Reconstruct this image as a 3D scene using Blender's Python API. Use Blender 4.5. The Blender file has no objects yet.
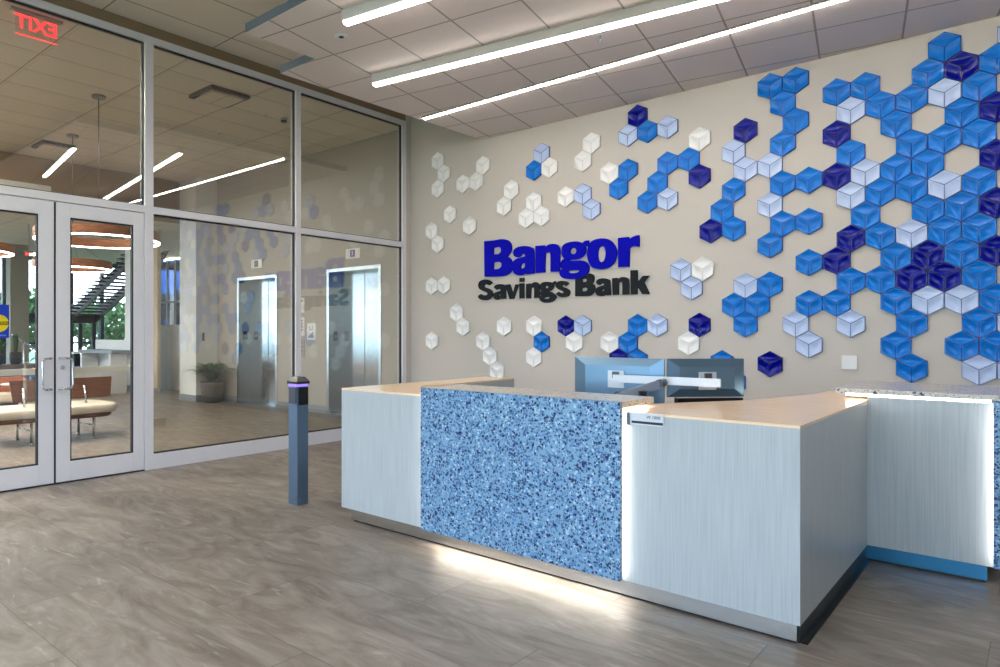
import bpy, bmesh, math, random
from mathutils import Vector, Matrix
S = bpy.context.scene
COL = S.collection
random.seed(7)
H = 1.36                      # camera height
TH = 0.7499                   # camera heading
XG = -6.476                   # lobby face of the glazed partition
YB = 7.02                     # lobby back wall
YE = 7.44                     # elevator wall
ZU = 4.41                     # upper ceiling
ZC = 3.823                    # lowered ceiling panel
DEL = 0.1642                  # rotation of the lowered ceiling grid

# ------------------------------------------------------------------ materials
def srgb(*c):
    return tuple(((v/255)/12.92 if v/255 <= .04045 else ((v/255+.055)/1.055)**2.4) for v in c)+(1,)
def newmat(name):
    m = bpy.data.materials.new(name); m.use_nodes = True
    nt = m.node_tree; b = nt.nodes['Principled BSDF']
    return m, nt, b
def N(nt, t, **kw):
    n = nt.nodes.new(t)
    for k, v in kw.items():
        if k.startswith('i_'): n.inputs[k[2:].replace('_', ' ')].default_value = v
        else: setattr(n, k, v)
    return n
def mat(name, col, rough=.5, metal=0, coat=0, noise=0, nscale=8, bump=0, spec=.5):
    m, nt, b = newmat(name)
    b.inputs['Base Color'].default_value = srgb(*col)
    b.inputs['Roughness'].default_value = rough
    b.inputs['Metallic'].default_value = metal
    b.inputs['Coat Weight'].default_value = coat
    b.inputs['Specular IOR Level'].default_value = spec
    tc = N(nt, 'ShaderNodeTexCoord')
    no = N(nt, 'ShaderNodeTexNoise'); no.inputs['Scale'].default_value = nscale; no.inputs['Detail'].default_value = 4
    nt.links.new(tc.outputs['Object'], no.inputs['Vector'])
    mx = N(nt, 'ShaderNodeMix', data_type='RGBA', blend_type='MULTIPLY')
    mx.inputs[0].default_value = noise if noise else .06
    mx.inputs[6].default_value = srgb(*col)
    nt.links.new(no.outputs['Fac'], mx.inputs[7])
    nt.links.new(mx.outputs[2], b.inputs['Base Color'])
    if bump:
        bp = N(nt, 'ShaderNodeBump'); bp.inputs['Strength'].default_value = bump; bp.inputs['Distance'].default_value = .002
        nt.links.new(no.outputs['Fac'], bp.inputs['Height']); nt.links.new(bp.outputs[0], b.inputs['Normal'])
    return m
def emis(name, col, st):
    m, nt, b = newmat(name)
    b.inputs['Base Color'].default_value = srgb(*col)
    b.inputs['Emission Color'].default_value = srgb(*col)
    b.inputs['Emission Strength'].default_value = st
    return m
def ramp(nt, stops, interp='LINEAR'):
    r = N(nt, 'ShaderNodeValToRGB'); r.color_ramp.interpolation = interp
    e = r.color_ramp.elements
    while len(e) < len(stops): e.new(.5)
    for k, (p, c) in enumerate(stops): e[k].position = p; e[k].color = c
    return r
def glassmat(name, tint, k=1.0):
    m = bpy.data.materials.new(name); m.use_nodes = True; nt = m.node_tree; nt.nodes.clear()
    out = N(nt, 'ShaderNodeOutputMaterial'); tr = N(nt, 'ShaderNodeBsdfTransparent'); gl = N(nt, 'ShaderNodeBsdfGlossy')
    tr.inputs['Color'].default_value = tint; gl.inputs['Roughness'].default_value = 0.0
    geo = N(nt, 'ShaderNodeNewGeometry'); dot = N(nt, 'ShaderNodeVectorMath', operation='DOT_PRODUCT')
    nt.links.new(geo.outputs['Normal'], dot.inputs[0]); nt.links.new(geo.outputs['Incoming'], dot.inputs[1])
    ab = N(nt, 'ShaderNodeMath', operation='ABSOLUTE'); nt.links.new(dot.outputs['Value'], ab.inputs[0])
    su = N(nt, 'ShaderNodeMath', operation='SUBTRACT'); su.inputs[0].default_value = 1; nt.links.new(ab.outputs[0], su.inputs[1])
    pw = N(nt, 'ShaderNodeMath', operation='POWER'); nt.links.new(su.outputs[0], pw.inputs[0]); pw.inputs[1].default_value = 5
    ma = N(nt, 'ShaderNodeMath', operation='MULTIPLY_ADD', use_clamp=True); nt.links.new(pw.outputs[0], ma.inputs[0])
    ma.inputs[1].default_value = .95; ma.inputs[2].default_value = .045*k
    mx = N(nt, 'ShaderNodeMixShader'); nt.links.new(ma.outputs[0], mx.inputs[0]); nt.links.new(tr.outputs[0], mx.inputs[1]); nt.links.new(gl.outputs[0], mx.inputs[2])
    nt.links.new(mx.outputs[0], out.inputs[0])
    return m
def grid_mat(name, tile, line, bw, rh, ox, oy, rot=0, mortar=.008, rough=.9):
    m, nt, b = newmat(name)
    b.inputs['Roughness'].default_value = rough; b.inputs['Specular IOR Level'].default_value = .2
    tc = N(nt, 'ShaderNodeTexCoord'); mp = N(nt, 'ShaderNodeMapping'); nt.links.new(tc.outputs['Object'], mp.inputs[0])
    mp.inputs['Rotation'].default_value = (0, 0, -rot)
    mp.inputs['Location'].default_value = (-ox+bw*100, -oy+rh*100, 0)
    br = N(nt, 'ShaderNodeTexBrick'); br.offset = 0; br.squash = 1
    for k, v in {'Scale': 1, 'Mortar Size': mortar, 'Mortar Smooth': .3, 'Brick Width': bw, 'Row Height': rh}.items(): br.inputs[k].default_value = v
    t = srgb(*tile); t2 = tuple(v*.955 for v in t[:3])+(1,)
    br.inputs['Color1'].default_value = t; br.inputs['Color2'].default_value = t2; br.inputs['Mortar'].default_value = srgb(*line)
    nt.links.new(mp.outputs[0], br.inputs['Vector'])
    no = N(nt, 'ShaderNodeTexNoise'); no.inputs['Scale'].default_value = 120; nt.links.new(tc.outputs['Object'], no.inputs['Vector'])
    mx = N(nt, 'ShaderNodeMix', data_type='RGBA', blend_type='MULTIPLY'); mx.inputs[0].default_value = .12
    nt.links.new(br.outputs['Color'], mx.inputs[6]); nt.links.new(no.outputs['Fac'], mx.inputs[7]); nt.links.new(mx.outputs[2], b.inputs['Base Color'])
    bp = N(nt, 'ShaderNodeBump'); bp.invert = True; bp.inputs['Strength'].default_value = .5; bp.inputs['Distance'].default_value = .006
    nt.links.new(br.outputs['Fac'], bp.inputs['Height']); nt.links.new(bp.outputs[0], b.inputs['Normal'])
    return m
def floor_mat():
    m, nt, b = newmat('stone_tile')
    tc = N(nt, 'ShaderNodeTexCoord'); mp = N(nt, 'ShaderNodeMapping'); nt.links.new(tc.outputs['Object'], mp.inputs[0])
    mp.inputs['Location'].default_value = (-1.253+142, -1.118+70.85, 0)
    br = N(nt, 'ShaderNodeTexBrick'); br.offset = .5; br.offset_frequency = 2
    for k, v in {'Scale': 1, 'Mortar Size': .0022, 'Mortar Smooth': .1, 'Brick Width': 1.42, 'Row Height': .7085}.items(): br.inputs[k].default_value = v
    br.inputs['Color1'].default_value = (0, 0, 0, 1); br.inputs['Color2'].default_value = (1, 1, 1, 1); br.inputs['Mortar'].default_value = (.5, .5, .5, 1)
    nt.links.new(mp.outputs[0], br.inputs['Vector'])
    # per-tile shift of the stone pattern
    sh = N(nt, 'ShaderNodeVectorMath', operation='MULTIPLY_ADD'); nt.links.new(br.outputs['Color'], sh.inputs[0])
    sh.inputs[1].default_value = (7, 13, 5); nt.links.new(tc.outputs['Object'], sh.inputs[2])
    def streak(scale, stretch, det, dist, rz=.38):
        mm = N(nt, 'ShaderNodeMapping'); mm.inputs['Rotation'].default_value = (0, 0, rz); mm.inputs['Scale'].default_value = stretch
        nt.links.new(sh.outputs[0], mm.inputs[0])
        n = N(nt, 'ShaderNodeTexNoise'); n.inputs['Scale'].default_value = scale; n.inputs['Detail'].default_value = det
        n.inputs['Roughness'].default_value = .62; n.inputs['Distortion'].default_value = dist
        nt.links.new(mm.outputs[0], n.inputs['Vector']); return n
    a = streak(2.3, (.75, 2.2, 1), 9, 1.7)
    c1 = ramp(nt, [(.32, srgb(108, 99, 91)), (.5, srgb(132, 123, 115)), (.68, srgb(153, 145, 138))]); nt.links.new(a.outputs['Fac'], c1.inputs[0])
    v = streak(3.6, (.5, 2.8, 1), 12, 2.4, .2)
    vr = ramp(nt, [(.595, (0, 0, 0, 1)), (.72, (1, 1, 1, 1))]); nt.links.new(v.outputs['Fac'], vr.inputs[0])
    m1 = N(nt, 'ShaderNodeMix', data_type='RGBA'); nt.links.new(c1.outputs[0], m1.inputs[6]); m1.inputs[7].default_value = srgb(190, 182, 174)
    f1 = N(nt, 'ShaderNodeMath', operation='MULTIPLY'); f1.inputs[1].default_value = .55; nt.links.new(vr.outputs[0], f1.inputs[0]); nt.links.new(f1.outputs[0], m1.inputs[0])
    d = streak(9, (.5, 2.6, 1), 8, .6)
    dr = ramp(nt, [(.3, (.74, .74, .74, 1)), (.7, (1.14, 1.14, 1.14, 1))]); nt.links.new(d.outputs['Fac'], dr.inputs[0])
    m2 = N(nt, 'ShaderNodeMix', data_type='RGBA', blend_type='MULTIPLY'); m2.inputs[0].default_value = .8
    nt.links.new(m1.outputs[2], m2.inputs[6]); nt.links.new(dr.outputs[0], m2.inputs[7])
    tn = ramp(nt, [(0, (.97, .97, .975, 1)), (1, (1.03, 1.03, 1.02, 1))]); nt.links.new(br.outputs['Color'], tn.inputs[0])
    m3 = N(nt, 'ShaderNodeMix', data_type='RGBA', blend_type='MULTIPLY'); m3.inputs[0].default_value = 1
    nt.links.new(m2.outputs[2], m3.inputs[6]); nt.links.new(tn.outputs[0], m3.inputs[7])
    m4 = N(nt, 'ShaderNodeMix', data_type='RGBA'); nt.links.new(br.outputs['Fac'], m4.inputs[0]); nt.links.new(m3.outputs[2], m4.inputs[6]); m4.inputs[7].default_value = srgb(96, 89, 83)
    nt.links.new(m4.outputs[2], b.inputs['Base Color'])
    rr = ramp(nt, [(.3, (.36, .36, .36, 1)), (.7, (.56, .56, .56, 1))]); nt.links.new(d.outputs['Fac'], rr.inputs[0]); nt.links.new(rr.outputs[0], b.inputs['Roughness'])
    bp = N(nt, 'ShaderNodeBump'); bp.inputs['Strength'].default_value = .25; bp.inputs['Distance'].default_value = .003
    nt.links.new(d.outputs['Fac'], bp.inputs['Height']); nt.links.new(bp.outputs[0], b.inputs['Normal'])
    return m
def terrazzo_mat(name, base, chips):
    m, nt, b = newmat(name); b.inputs['Roughness'].default_value = .28
    tc = N(nt, 'ShaderNodeTexCoord')
    cur = None
    def layer(scale, thr, cols, prev, seed):
        mp = N(nt, 'ShaderNodeMapping'); mp.inputs['Location'].default_value = (seed, seed*2, seed*3); nt.links.new(tc.outputs['Object'], mp.inputs[0])
        no = N(nt, 'ShaderNodeTexNoise'); no.inputs['Scale'].default_value = scale*1.4; nt.links.new(mp.outputs[0], no.inputs['Vector'])
        ad = N(nt, 'ShaderNodeVectorMath', operation='MULTIPLY_ADD'); nt.links.new(no.outputs['Color'], ad.inputs[0]); ad.inputs[1].default_value = (.7/scale,)*3; nt.links.new(mp.outputs[0], ad.inputs[2])
        vo = N(nt, 'ShaderNodeTexVoronoi'); vo.inputs['Scale'].default_value = scale; nt.links.new(ad.outputs[0], vo.inputs['Vector'])
        sp = N(nt, 'ShaderNodeSeparateColor'); nt.links.new(vo.outputs['Color'], sp.inputs[0])
        lt = N(nt, 'ShaderNodeMath', operation='LESS_THAN'); nt.links.new(vo.outputs['Distance'], lt.inputs[0])
        # chip size varies from cell to cell
        sz = N(nt, 'ShaderNodeMath', operation='MULTIPLY_ADD'); nt.links.new(sp.outputs[1], sz.inputs[0]); sz.inputs[1].default_value = .42; sz.inputs[2].default_value = .2
        nt.links.new(sz.outputs[0], lt.inputs[1])
        pick = N(nt, 'ShaderNodeMath', operation='LESS_THAN'); nt.links.new(sp.outputs[0], pick.inputs[0]); pick.inputs[1].default_value = thr
        f = N(nt, 'ShaderNodeMath', operation='MULTIPLY'); nt.links.new(lt.outputs[0], f.inputs[0]); nt.links.new(pick.outputs[0], f.inputs[1])
        cr = ramp(nt, cols, 'CONSTANT'); nt.links.new(sp.outputs[2], cr.inputs[0])
        mx = N(nt, 'ShaderNodeMix', data_type='RGBA'); nt.links.new(f.outputs[0], mx.inputs[0]); nt.links.new(cr.outputs[0], mx.inputs[7])
        if prev is None: mx.inputs[6].default_value = srgb(*base)
        else: nt.links.new(prev, mx.inputs[6])
        return mx.outputs[2]
    for k, (sc, thr, cols) in enumerate(chips):
        cur = layer(sc, thr, [(p, srgb(*c)) for p, c in cols], cur, 3.1*k+1)
    nt.links.new(cur, b.inputs['Base Color'])
    return m
def grain_mat(name, c1, c2, rough, scale=(160, 160, 3)):
    m, nt, b = newmat(name); b.inputs['Roughness'].default_value = rough
    tc = N(nt, 'ShaderNodeTexCoord'); mp = N(nt, 'ShaderNodeMapping'); mp.inputs['Scale'].default_value = scale; nt.links.new(tc.outputs['Object'], mp.inputs[0])
    no = N(nt, 'ShaderNodeTexNoise'); no.inputs['Scale'].default_value = 1; no.inputs['Detail'].default_value = 5; nt.links.new(mp.outputs[0], no.inputs['Vector'])
    r = ramp(nt, [(.35, srgb(*c1)), (.62, srgb(*c2))]); nt.links.new(no.outputs['Fac'], r.inputs[0]); nt.links.new(r.outputs[0], b.inputs['Base Color'])
    return m
def brushed(name, col, rough=.3, scale=(50, 50, 1.5)):
    m, nt, b = newmat(name); b.inputs['Metallic'].default_value = 1; b.inputs['Base Color'].default_value = srgb(*col)
    tc = N(nt, 'ShaderNodeTexCoord'); mp = N(nt, 'ShaderNodeMapping'); mp.inputs['Scale'].default_value = scale; nt.links.new(tc.outputs['Object'], mp.inputs[0])
    no = N(nt, 'ShaderNodeTexNoise'); no.inputs['Scale'].default_value = 1; nt.links.new(mp.outputs[0], no.inputs['Vector'])
    r = ramp(nt, [(.3, (rough*.8,)*3+(1,)), (.7, (rough*1.25,)*3+(1,))]); nt.links.new(no.outputs['Fac'], r.inputs[0]); nt.links.new(r.outputs[0], b.inputs['Roughness'])
    return m

M = dict(
 floor=floor_mat(),
 wall=mat('wall_paint', (202, 196, 190), .75, noise=.05, nscale=60, bump=.05),
 wall_e=mat('hall_wall_paint', (172, 170, 166), .8, noise=.05, nscale=60),
 header=mat('brown_header_paint', (146, 124, 100), .8),
 white=mat('white_wall_paint', (226, 230, 232), .7),
 cloud=grid_mat('lobby_ceiling_tile', (244, 233, 228), (178, 166, 158), .5965, .5965, -3.879, 4.078, DEL, .009),
 ceil=grid_mat('upper_ceiling_tile', (236, 226, 214), (150, 140, 128), .595, 1.175, -6.15, 2.75, 0, .008),
 ceil2=grid_mat('hall_ceiling_tile', (230, 225, 213), (150, 142, 126), .592, 1.178, -7.42, 2.715, 0, .008),
 ceil3=grid_mat('atrium_ceiling_tile', (232, 224, 210), (160, 152, 140), .6, 1.2, -13, 0, 0, .008),
 cloudedge=mat('blue_grey_panel_trim', (104, 118, 134), .4, .3),
 alu=mat('silver_anodised_aluminium', (232, 232, 238), .4, .1),
 gasket=mat('black_gasket', (18, 22, 32), .6),
 steel=brushed('satin_steel', (190, 194, 198), .28),
 elev=mat('elevator_steel', (150, 160, 168), .14, 1),
 elevframe=mat('elevator_frame_steel', (170, 178, 184), .22, 1),
 chrome=mat('polished_chrome', (225, 228, 232), .08, 1),
 bluesteel=mat('blue_tinted_steel', (70, 150, 200), .2, .7),  # blue tint put into the steel's base colour, second kick plate only
 kick=brushed('kick_plate_steel', (205, 207, 208), .2, (1, 1, 160)),
 glass=glassmat('clear_glass', (.945, .95, .92, 1), 3.2),
 doorglass=glassmat('door_glass', (.96, .965, .96, 1), 1.0),
 winglass=glassmat('window_glass', (.95, .97, .98, 1)),
 lam=grain_mat('pale_oak_laminate', (166, 175, 182), (178, 187, 193), .34),
 top=grain_mat('warm_lit_laminate', (240, 208, 172), (248, 222, 190), .22, (3, 60, 60)),  # desk laminate again, with warm ceiling light put into its colour
 terr=terrazzo_mat('daylit_terrazzo', (122, 162, 197), [  # blue daylight on the front is put into the terrazzo colour
    (66, .9, [(0, (84, 130, 180)), (.45, (168, 200, 222)), (.7, (60, 108, 158))]),
    (84, .52, [(0, (12, 26, 100)), (.3, (22, 66, 110)), (.62, (12, 18, 70)), (.8, (48, 92, 134))]),
    (66, .28, [(0, (12, 18, 92)), (.5, (20, 52, 84))])]),
 terrtop=terrazzo_mat('warm_lit_terrazzo', (204, 198, 190), [  # same terrazzo, warm light on the cap put into its colour
    (80, .55, [(0, (150, 150, 156)), (.4, (228, 222, 214)), (.8, (120, 128, 146))]),
    (55, .12, [(0, (70, 84, 120)), (.5, (40, 48, 70))])]),
 led=emis('led_strip_glow', (255, 244, 228), 15),
 ledfloor=emis('led_strip_floor_glow', (255, 244, 226), 60),
 tube=emis('linear_light_diffuser', (255, 249, 243), 13),
 slot=emis('slot_light_diffuser', (255, 245, 234), 26),
 ringled=emis('ring_light_diffuser', (255, 244, 228), 9),
 fillpanel=emis('fill_panel_glow', (255, 243, 226), 110),  # glow of the added fill panels in hall and far room
 panel=emis('ceiling_light_and_fill', (255, 240, 224), 25),  # serves the added lobby fill panels and the far ceiling light
 lighthouse=mat('light_housing_enamel', (214, 210, 208), .4),
 slothouse=mat('slot_light_housing', (172, 164, 160), .5),
 ringwood=grain_mat('ring_wood_veneer', (120, 74, 46), (150, 96, 62), .45, (8, 8, 60)),
 blue=mat('bright_blue_acrylic', (2, 4, 178), .6, spec=.08),
 char=mat('charcoal_acrylic', (34, 39, 44), .6, spec=.1),
 black=mat('black_plastic', (16, 17, 20), .35),
 darkgrey=mat('dark_grey_metal', (86, 92, 102), .4, .5),
 bollard=mat('bollard_steel', (116, 142, 172), .3, .7),
 purple=emis('reader_purple_glow', (120, 100, 235), 1.6),
 mon=mat('monitor_silver_plastic', (112, 144, 172), .3, .75),
 armwhite=mat('arm_silver_enamel', (206, 212, 222), .3, .2),
 armgrey=mat('arm_grey_enamel', (120, 130, 148), .35, .3),
 plate=mat('white_plastic', (232, 234, 236), .35),
 greyp=mat('grey_plastic', (150, 152, 156), .45),
 ink=mat('dark_print', (22, 26, 36), .5),
 inkblue=mat('purple_print', (64, 50, 170), .5),
 base=mat('slate_baseboard', (124, 134, 144), .5),
 leaf=mat('plant_leaf', (58, 120, 46), .45, noise=.5, nscale=20),
 leaf2=mat('snake_plant_leaf', (52, 88, 60), .45, noise=.5, nscale=20),
 pot=mat('dark_stone_pot', (92, 92, 94), .5, noise=.3, nscale=90),
 pot2=mat('charcoal_pot', (58, 60, 66), .6),
 walnut=grain_mat('walnut_veneer', (84, 54, 36), (110, 72, 48), .35, (60, 6, 60)),
 cream=mat('cream_leather', (228, 221, 204), .5, noise=.05),
 orange=mat('tan_orange_leather', (190, 120, 84), .5),
 orangeflower=mat('orange_petal', (245, 130, 40), .5),
 exitred=emis('exit_red_glow', (255, 40, 50), 2.2),
 acrylic=glassmat('edge_lit_acrylic', (.97, .9, .88, 1), 1.2),
 bluewin=glassmat('blue_tinted_glass', (.045, .2, .4, 1), 1),
 navyframe=mat('navy_window_frame', (28, 48, 66), .5),
 stair=mat('dark_painted_steel', (38, 48, 56), .5),
 conc=mat('grey_green_column_paint', (150, 152, 142), .8, noise=.15, nscale=4),
 hedge=mat('outdoor_foliage', (96, 140, 70), .7, noise=.6, nscale=5),
 trunk=mat('tree_bark', (90, 72, 58), .9),
 grass=mat('outdoor_grass', (120, 150, 96), .95, noise=.4, nscale=1.5),
 yellow=mat('yellow_sticker_vinyl', (240, 214, 20), .4),
 bluestick=mat('blue_sticker_vinyl', (12, 60, 190), .4),
 bluepot=mat('blue_glaze', (20, 60, 120), .3),
 granite=mat('brown_stone_ledge', (112, 100, 92), .6, noise=.4, nscale=60),
 cloth=mat('beige_wall_paint', (206, 190, 166), .8),
)
TILE = {}
for k, (face, seam) in dict(W=((244, 244, 246), (214, 214, 212)), P=((188, 206, 242), (92, 112, 165)),
                            B=((10, 118, 214), (4, 52, 136)), N=((0, 8, 140), (0, 4, 66))).items():
    TILE[k] = (mat('tile_glaze_'+k, face, (.09 if k != 'W' else .25), 0, 0, noise=.03, spec=.3), mat('tile_seam_'+k, seam, .5, spec=.1))

# ------------------------------------------------------------------ mesh helpers
class MB:
    def __init__(s): s.bm = bmesh.new(); s.mi = 0
    def box(s, x0, x1, y0, y1, z0, z1, bevel=0, mi=0):
        vs = [s.bm.verts.new(p) for p in [(x0,y0,z0),(x1,y0,z0),(x1,y1,z0),(x0,y1,z0),(x0,y0,z1),(x1,y0,z1),(x1,y1,z1),(x0,y1,z1)]]
        fs = [s.bm.faces.new([vs[i] for i in f]) for f in [(3,2,1,0),(4,5,6,7),(0,1,5,4),(1,2,6,5),(2,3,7,6),(3,0,4,7)]]
        for f in fs: f.material_index = mi
        if bevel:
            es = list({e for f in fs for e in f.edges})
            bmesh.ops.bevel(s.bm, geom=es, offset=bevel, segments=2, affect='EDGES')
        return s
    def obox(s, c, dx, sx, sy, sz, mi=0):   # box centred at c, x-axis along the horizontal angle dx
        ca, sa = math.cos(dx), math.sin(dx)
        n0 = len(s.bm.verts); s.bm.verts.ensure_lookup_table()
        vs = []
        for (a, b, d) in [(-1,-1,-1),(1,-1,-1),(1,1,-1),(-1,1,-1),(-1,-1,1),(1,-1,1),(1,1,1),(-1,1,1)]:
            x, y = a*sx/2, b*sy/2
            vs.append(s.bm.verts.new((c[0]+x*ca-y*sa, c[1]+x*sa+y*ca, c[2]+d*sz/2)))
        for f in [(3,2,1,0),(4,5,6,7),(0,1,5,4),(1,2,6,5),(2,3,7,6),(3,0,4,7)]:
            s.bm.faces.new([vs[i] for i in f]).material_index = mi
        return s
    def prism(s, pts, z0, z1, mi=0):        # polygon in XY (ccw) extruded in Z
        a = [s.bm.verts.new((x, y, z0)) for x, y in pts]; b = [s.bm.verts.new((x, y, z1)) for x, y in pts]
        n = len(pts)
        s.bm.faces.new(a[::-1]).material_index = mi; s.bm.faces.new(b).material_index = mi
        for i in range(n): s.bm.faces.new([a[i], a[(i+1)%n], b[(i+1)%n], b[i]]).material_index = mi
        return s
    def tube(s, p, r, seg=10, r2=None, caps=True, mi=0):   # tube through points
        p = [Vector(q) for q in p]; rings = []
        up = Vector((0, 0, 1))
        for k, q in enumerate(p):
            d = (p[min(k+1, len(p)-1)]-p[max(k-1, 0)]).normalized()
            a = d.cross(up) if abs(d.dot(up)) < .95 else d.cross(Vector((1, 0, 0)))
            a.normalize(); b = d.cross(a).normalized()
            rr = r if r2 is None else r+(r2-r)*k/(len(p)-1)
            rings.append([s.bm.verts.new(q+a*rr*math.cos(t*2*math.pi/seg)+b*rr*math.sin(t*2*math.pi/seg)) for t in range(seg)])
        for k in range(len(rings)-1):
            for t in range(seg):
                f = s.bm.faces.new([rings[k][t], rings[k][(t+1)%seg], rings[k+1][(t+1)%seg], rings[k+1][t]]); f.smooth = True; f.material_index = mi
        if caps: s.bm.faces.new(rings[0]); s.bm.faces.new(rings[-1][::-1])
        return s
    def lathe(s, prof, c=(0,0,0), seg=28, smooth=True, mi=0):     # prof: (r, z)
        rings = []
        for r, z in prof:
            rings.append([s.bm.verts.new((c[0]+r*math.cos(t*2*math.pi/seg), c[1]+r*math.sin(t*2*math.pi/seg), c[2]+z)) for t in range(seg)])
        for k in range(len(rings)-1):
            for t in range(seg):
                f = s.bm.faces.new([rings[k][t], rings[k][(t+1)%seg], rings[k+1][(t+1)%seg], rings[k+1][t]]); f.smooth = smooth; f.material_index = mi
        if prof[0] == prof[-1]: return s
        if prof[0][0] > 1e-5: s.bm.faces.new(rings[0][::-1])
        if prof[-1][0] > 1e-5: s.bm.faces.new(rings[-1])
        return s
    def quad(s, pts, mi=0, smooth=False):
        f = s.bm.faces.new([s.bm.verts.new(p) for p in pts]); f.material_index = mi; f.smooth = smooth
        return s
    def build(s, name, mats, parent=None, kind=None, fix=True):
        me = bpy.data.meshes.new(name)
        if fix: bmesh.ops.recalc_face_normals(s.bm, faces=s.bm.faces)
        org = Vector((0, 0, 0)); q = parent
        while q is not None: org += q.location; q = q.parent
        if parent is not None: bmesh.ops.translate(s.bm, verts=s.bm.verts, vec=-org)
        s.bm.to_mesh(me); s.bm.free()
        for m in (mats if isinstance(mats, (list, tuple)) else [mats]): me.materials.append(m)
        o = bpy.data.objects.new(name, me); COL.objects.link(o)
        if parent is not None: o.parent = parent
        if kind: o['kind'] = kind
        return o
def thing(name, label, cat, loc=(0, 0, 0), group=None):
    o = bpy.data.objects.new(name, None); o.empty_display_size = .1; COL.objects.link(o); o.location = loc
    o['label'] = label; o['category'] = cat
    if group: o['group'] = group
    return o
def tag(o, label, cat, group=None, loc=None):
    o['label'] = label; o['category'] = cat
    if group: o['group'] = group
    if loc is not None:      # put the origin on the thing
        o.data.transform(Matrix.Translation(-Vector(loc))); o.location = loc
    return o
def struct(name, mb, m, parent=None):
    return mb.build(name, m, parent, kind='structure')
def box(*a, **k): return MB().box(*a, **k)
def text_mesh(name, s, size, mat_, parent, origin, xdir, ydir, extr=.0008, align='CENTER', bold=0, flip=False):
    cu = bpy.data.curves.new(name, 'FONT'); cu.body = s; cu.size = size; cu.extrude = extr; cu.align_x = align; cu.align_y = 'CENTER'; cu.offset = bold
    tmp = bpy.data.objects.new('tmp', cu); COL.objects.link(tmp)
    me = bpy.data.meshes.new_from_object(tmp.evaluated_get(bpy.context.evaluated_depsgraph_get()))
    bpy.data.objects.remove(tmp)
    X = Vector(xdir); Y = Vector(ydir); Z = X.cross(Y)
    mt = Matrix((X, Y, Z)).transposed().to_4x4(); mt.translation = Vector(origin)
    org = Vector((0, 0, 0)); q = parent
    while q is not None: org += q.location; q = q.parent
    me.transform(Matrix.Translation(-org) @ mt)
    me.materials.clear(); me.materials.append(mat_); me.name = name
    o = bpy.data.objects.new(name, me); COL.objects.link(o); o.parent = parent
    return o

# ------------------------------------------------------------------ setting: floor, ceilings, walls
struct('floor', box(-23, 3, -4, 14, -.12, 0), M['floor'])
struct('ceiling_upper', box(XG-.1, 3, -4, YB, ZU, ZU+.1), M['ceil'])
struct('ceiling_hall', box(-12.8, XG-.104, -4, YE, ZU, ZU+.1), M['ceil2'])
struct('ceiling_atrium', box(-23, -12.5, -4, 14, 3.7, 3.8), M['ceil3'])
# lowered ceiling panel
pts = [(-5.245, YB-.002), (-5.30, 3.92), (-4.79, 3.92), (-4.79, 3.19), (2.99, 3.19), (2.99, YB-.002)]
c = MB().prism(pts[::-1][::-1], ZC, ZC+.075)
for f in c.bm.faces:
    pass
c.bm.normal_update()
for f in c.bm.faces:
    if abs(f.normal.z) < .5: f.material_index = 1
cl = struct('ceiling_lowered', c, [M['cloud'], M['cloudedge']])
struct('wall_back', box(XG-.1, 3, YB, YE-.002, 0, ZU+.1), M['wall'])
struct('wall_right', box(3, 3.15, -4, YB, 0, ZU+.1), M['wall'])
struct('wall_left_stub', box(XG-.1, XG, 6.93, YB-.001, 0, ZU-.001), M['wall'])
struct('wall_left_header', box(XG-.1, XG-.015, -4, 6.93, 4.3, ZU-.001), M['header'])
struct('wall_left_front', box(XG-.1, XG, -4, 1.24, 0, 4.3), M['wall'])
# daylight window walls behind the camera
def window_wall(n, x0, x1, zt, npan):
    mb = MB(); y0, y1 = -4.15, -4
    mb.box(x0, x1, y0, y1, 0, .35); mb.box(x0, x1, y0, y1, 3.75, zt)
    w = (x1-x0)/npan
    for k in range(npan+1):
        x = x0+k*w; a = max(x0, x-.06); b = min(x1, x+.06)
        mb.box(a, b, y0, y1, .35, 3.75)
    fr = struct('window_%d' % n, mb, M['alu'])
    for k in range(npan):
        struct('pane', box(x0+k*w+.06, x0+(k+1)*w-.06, -4.08, -4.07, .35, 3.75), M['winglass'], fr)
window_wall(1, XG, 3, ZU, 5)
window_wall(2, -23, -16.2, ZU, 4)
struct('wall_hall_front', box(-16.2, XG-.1, -4.15, -4, 0, ZU), M['wall_e'])
# elevator wall with the two openings
mb = MB(); yb = YE+.55
E1 = (-11.437, -10.151); E2 = (-8.767, -7.481); ZE = 2.418
mb.box(-12.8, E1[0], YE, yb, 0, ZU); mb.box(E1[1], E2[0], YE, yb, 0, ZU); mb.box(E2[1], XG-.102, YE, yb, 0, ZU)
mb.box(E1[0], E1[1], YE, yb, ZE, ZU); mb.box(E2[0], E2[1], YE, yb, ZE, ZU)
mb.box(-12.8, XG-.102, yb, yb+.1, 0, ZU)
struct('wall_elevator', mb, M['wall_e'])
struct('wall_hall_end', box(-13.1, -12.8, -4, YE, 3.62, ZU+.1), M['header'])
struct('trim_1', box(-12.8, -12.74, -4, 4.5, 3.62, 3.93), M['white'])
struct('wall_pier', box(-12.8, -12.16, 6.97, YE-.001, 0, ZU-.001), M['white'])
struct('baseboard_elevator', MB().box(-12.16, E1[0]-.001, YE-.014, YE-.001, 0, .13).box(E1[1]+.001, E2[0]-.001, YE-.014, YE-.001, 0, .13).box(E2[1]+.001, XG-.102, YE-.014, YE-.001, 0, .13), M['base'])
struct('baseboard_pier', MB().box(-12.812, -12.148, 6.958, 6.969, 0, .13).box(-12.159, -12.148, 6.969, YE-.016, 0, .13), M['base'])
struct('baseboard_back', box(XG+.001, -.9, YB-.014, YB-.001, 0, .13), M['base'])
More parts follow.
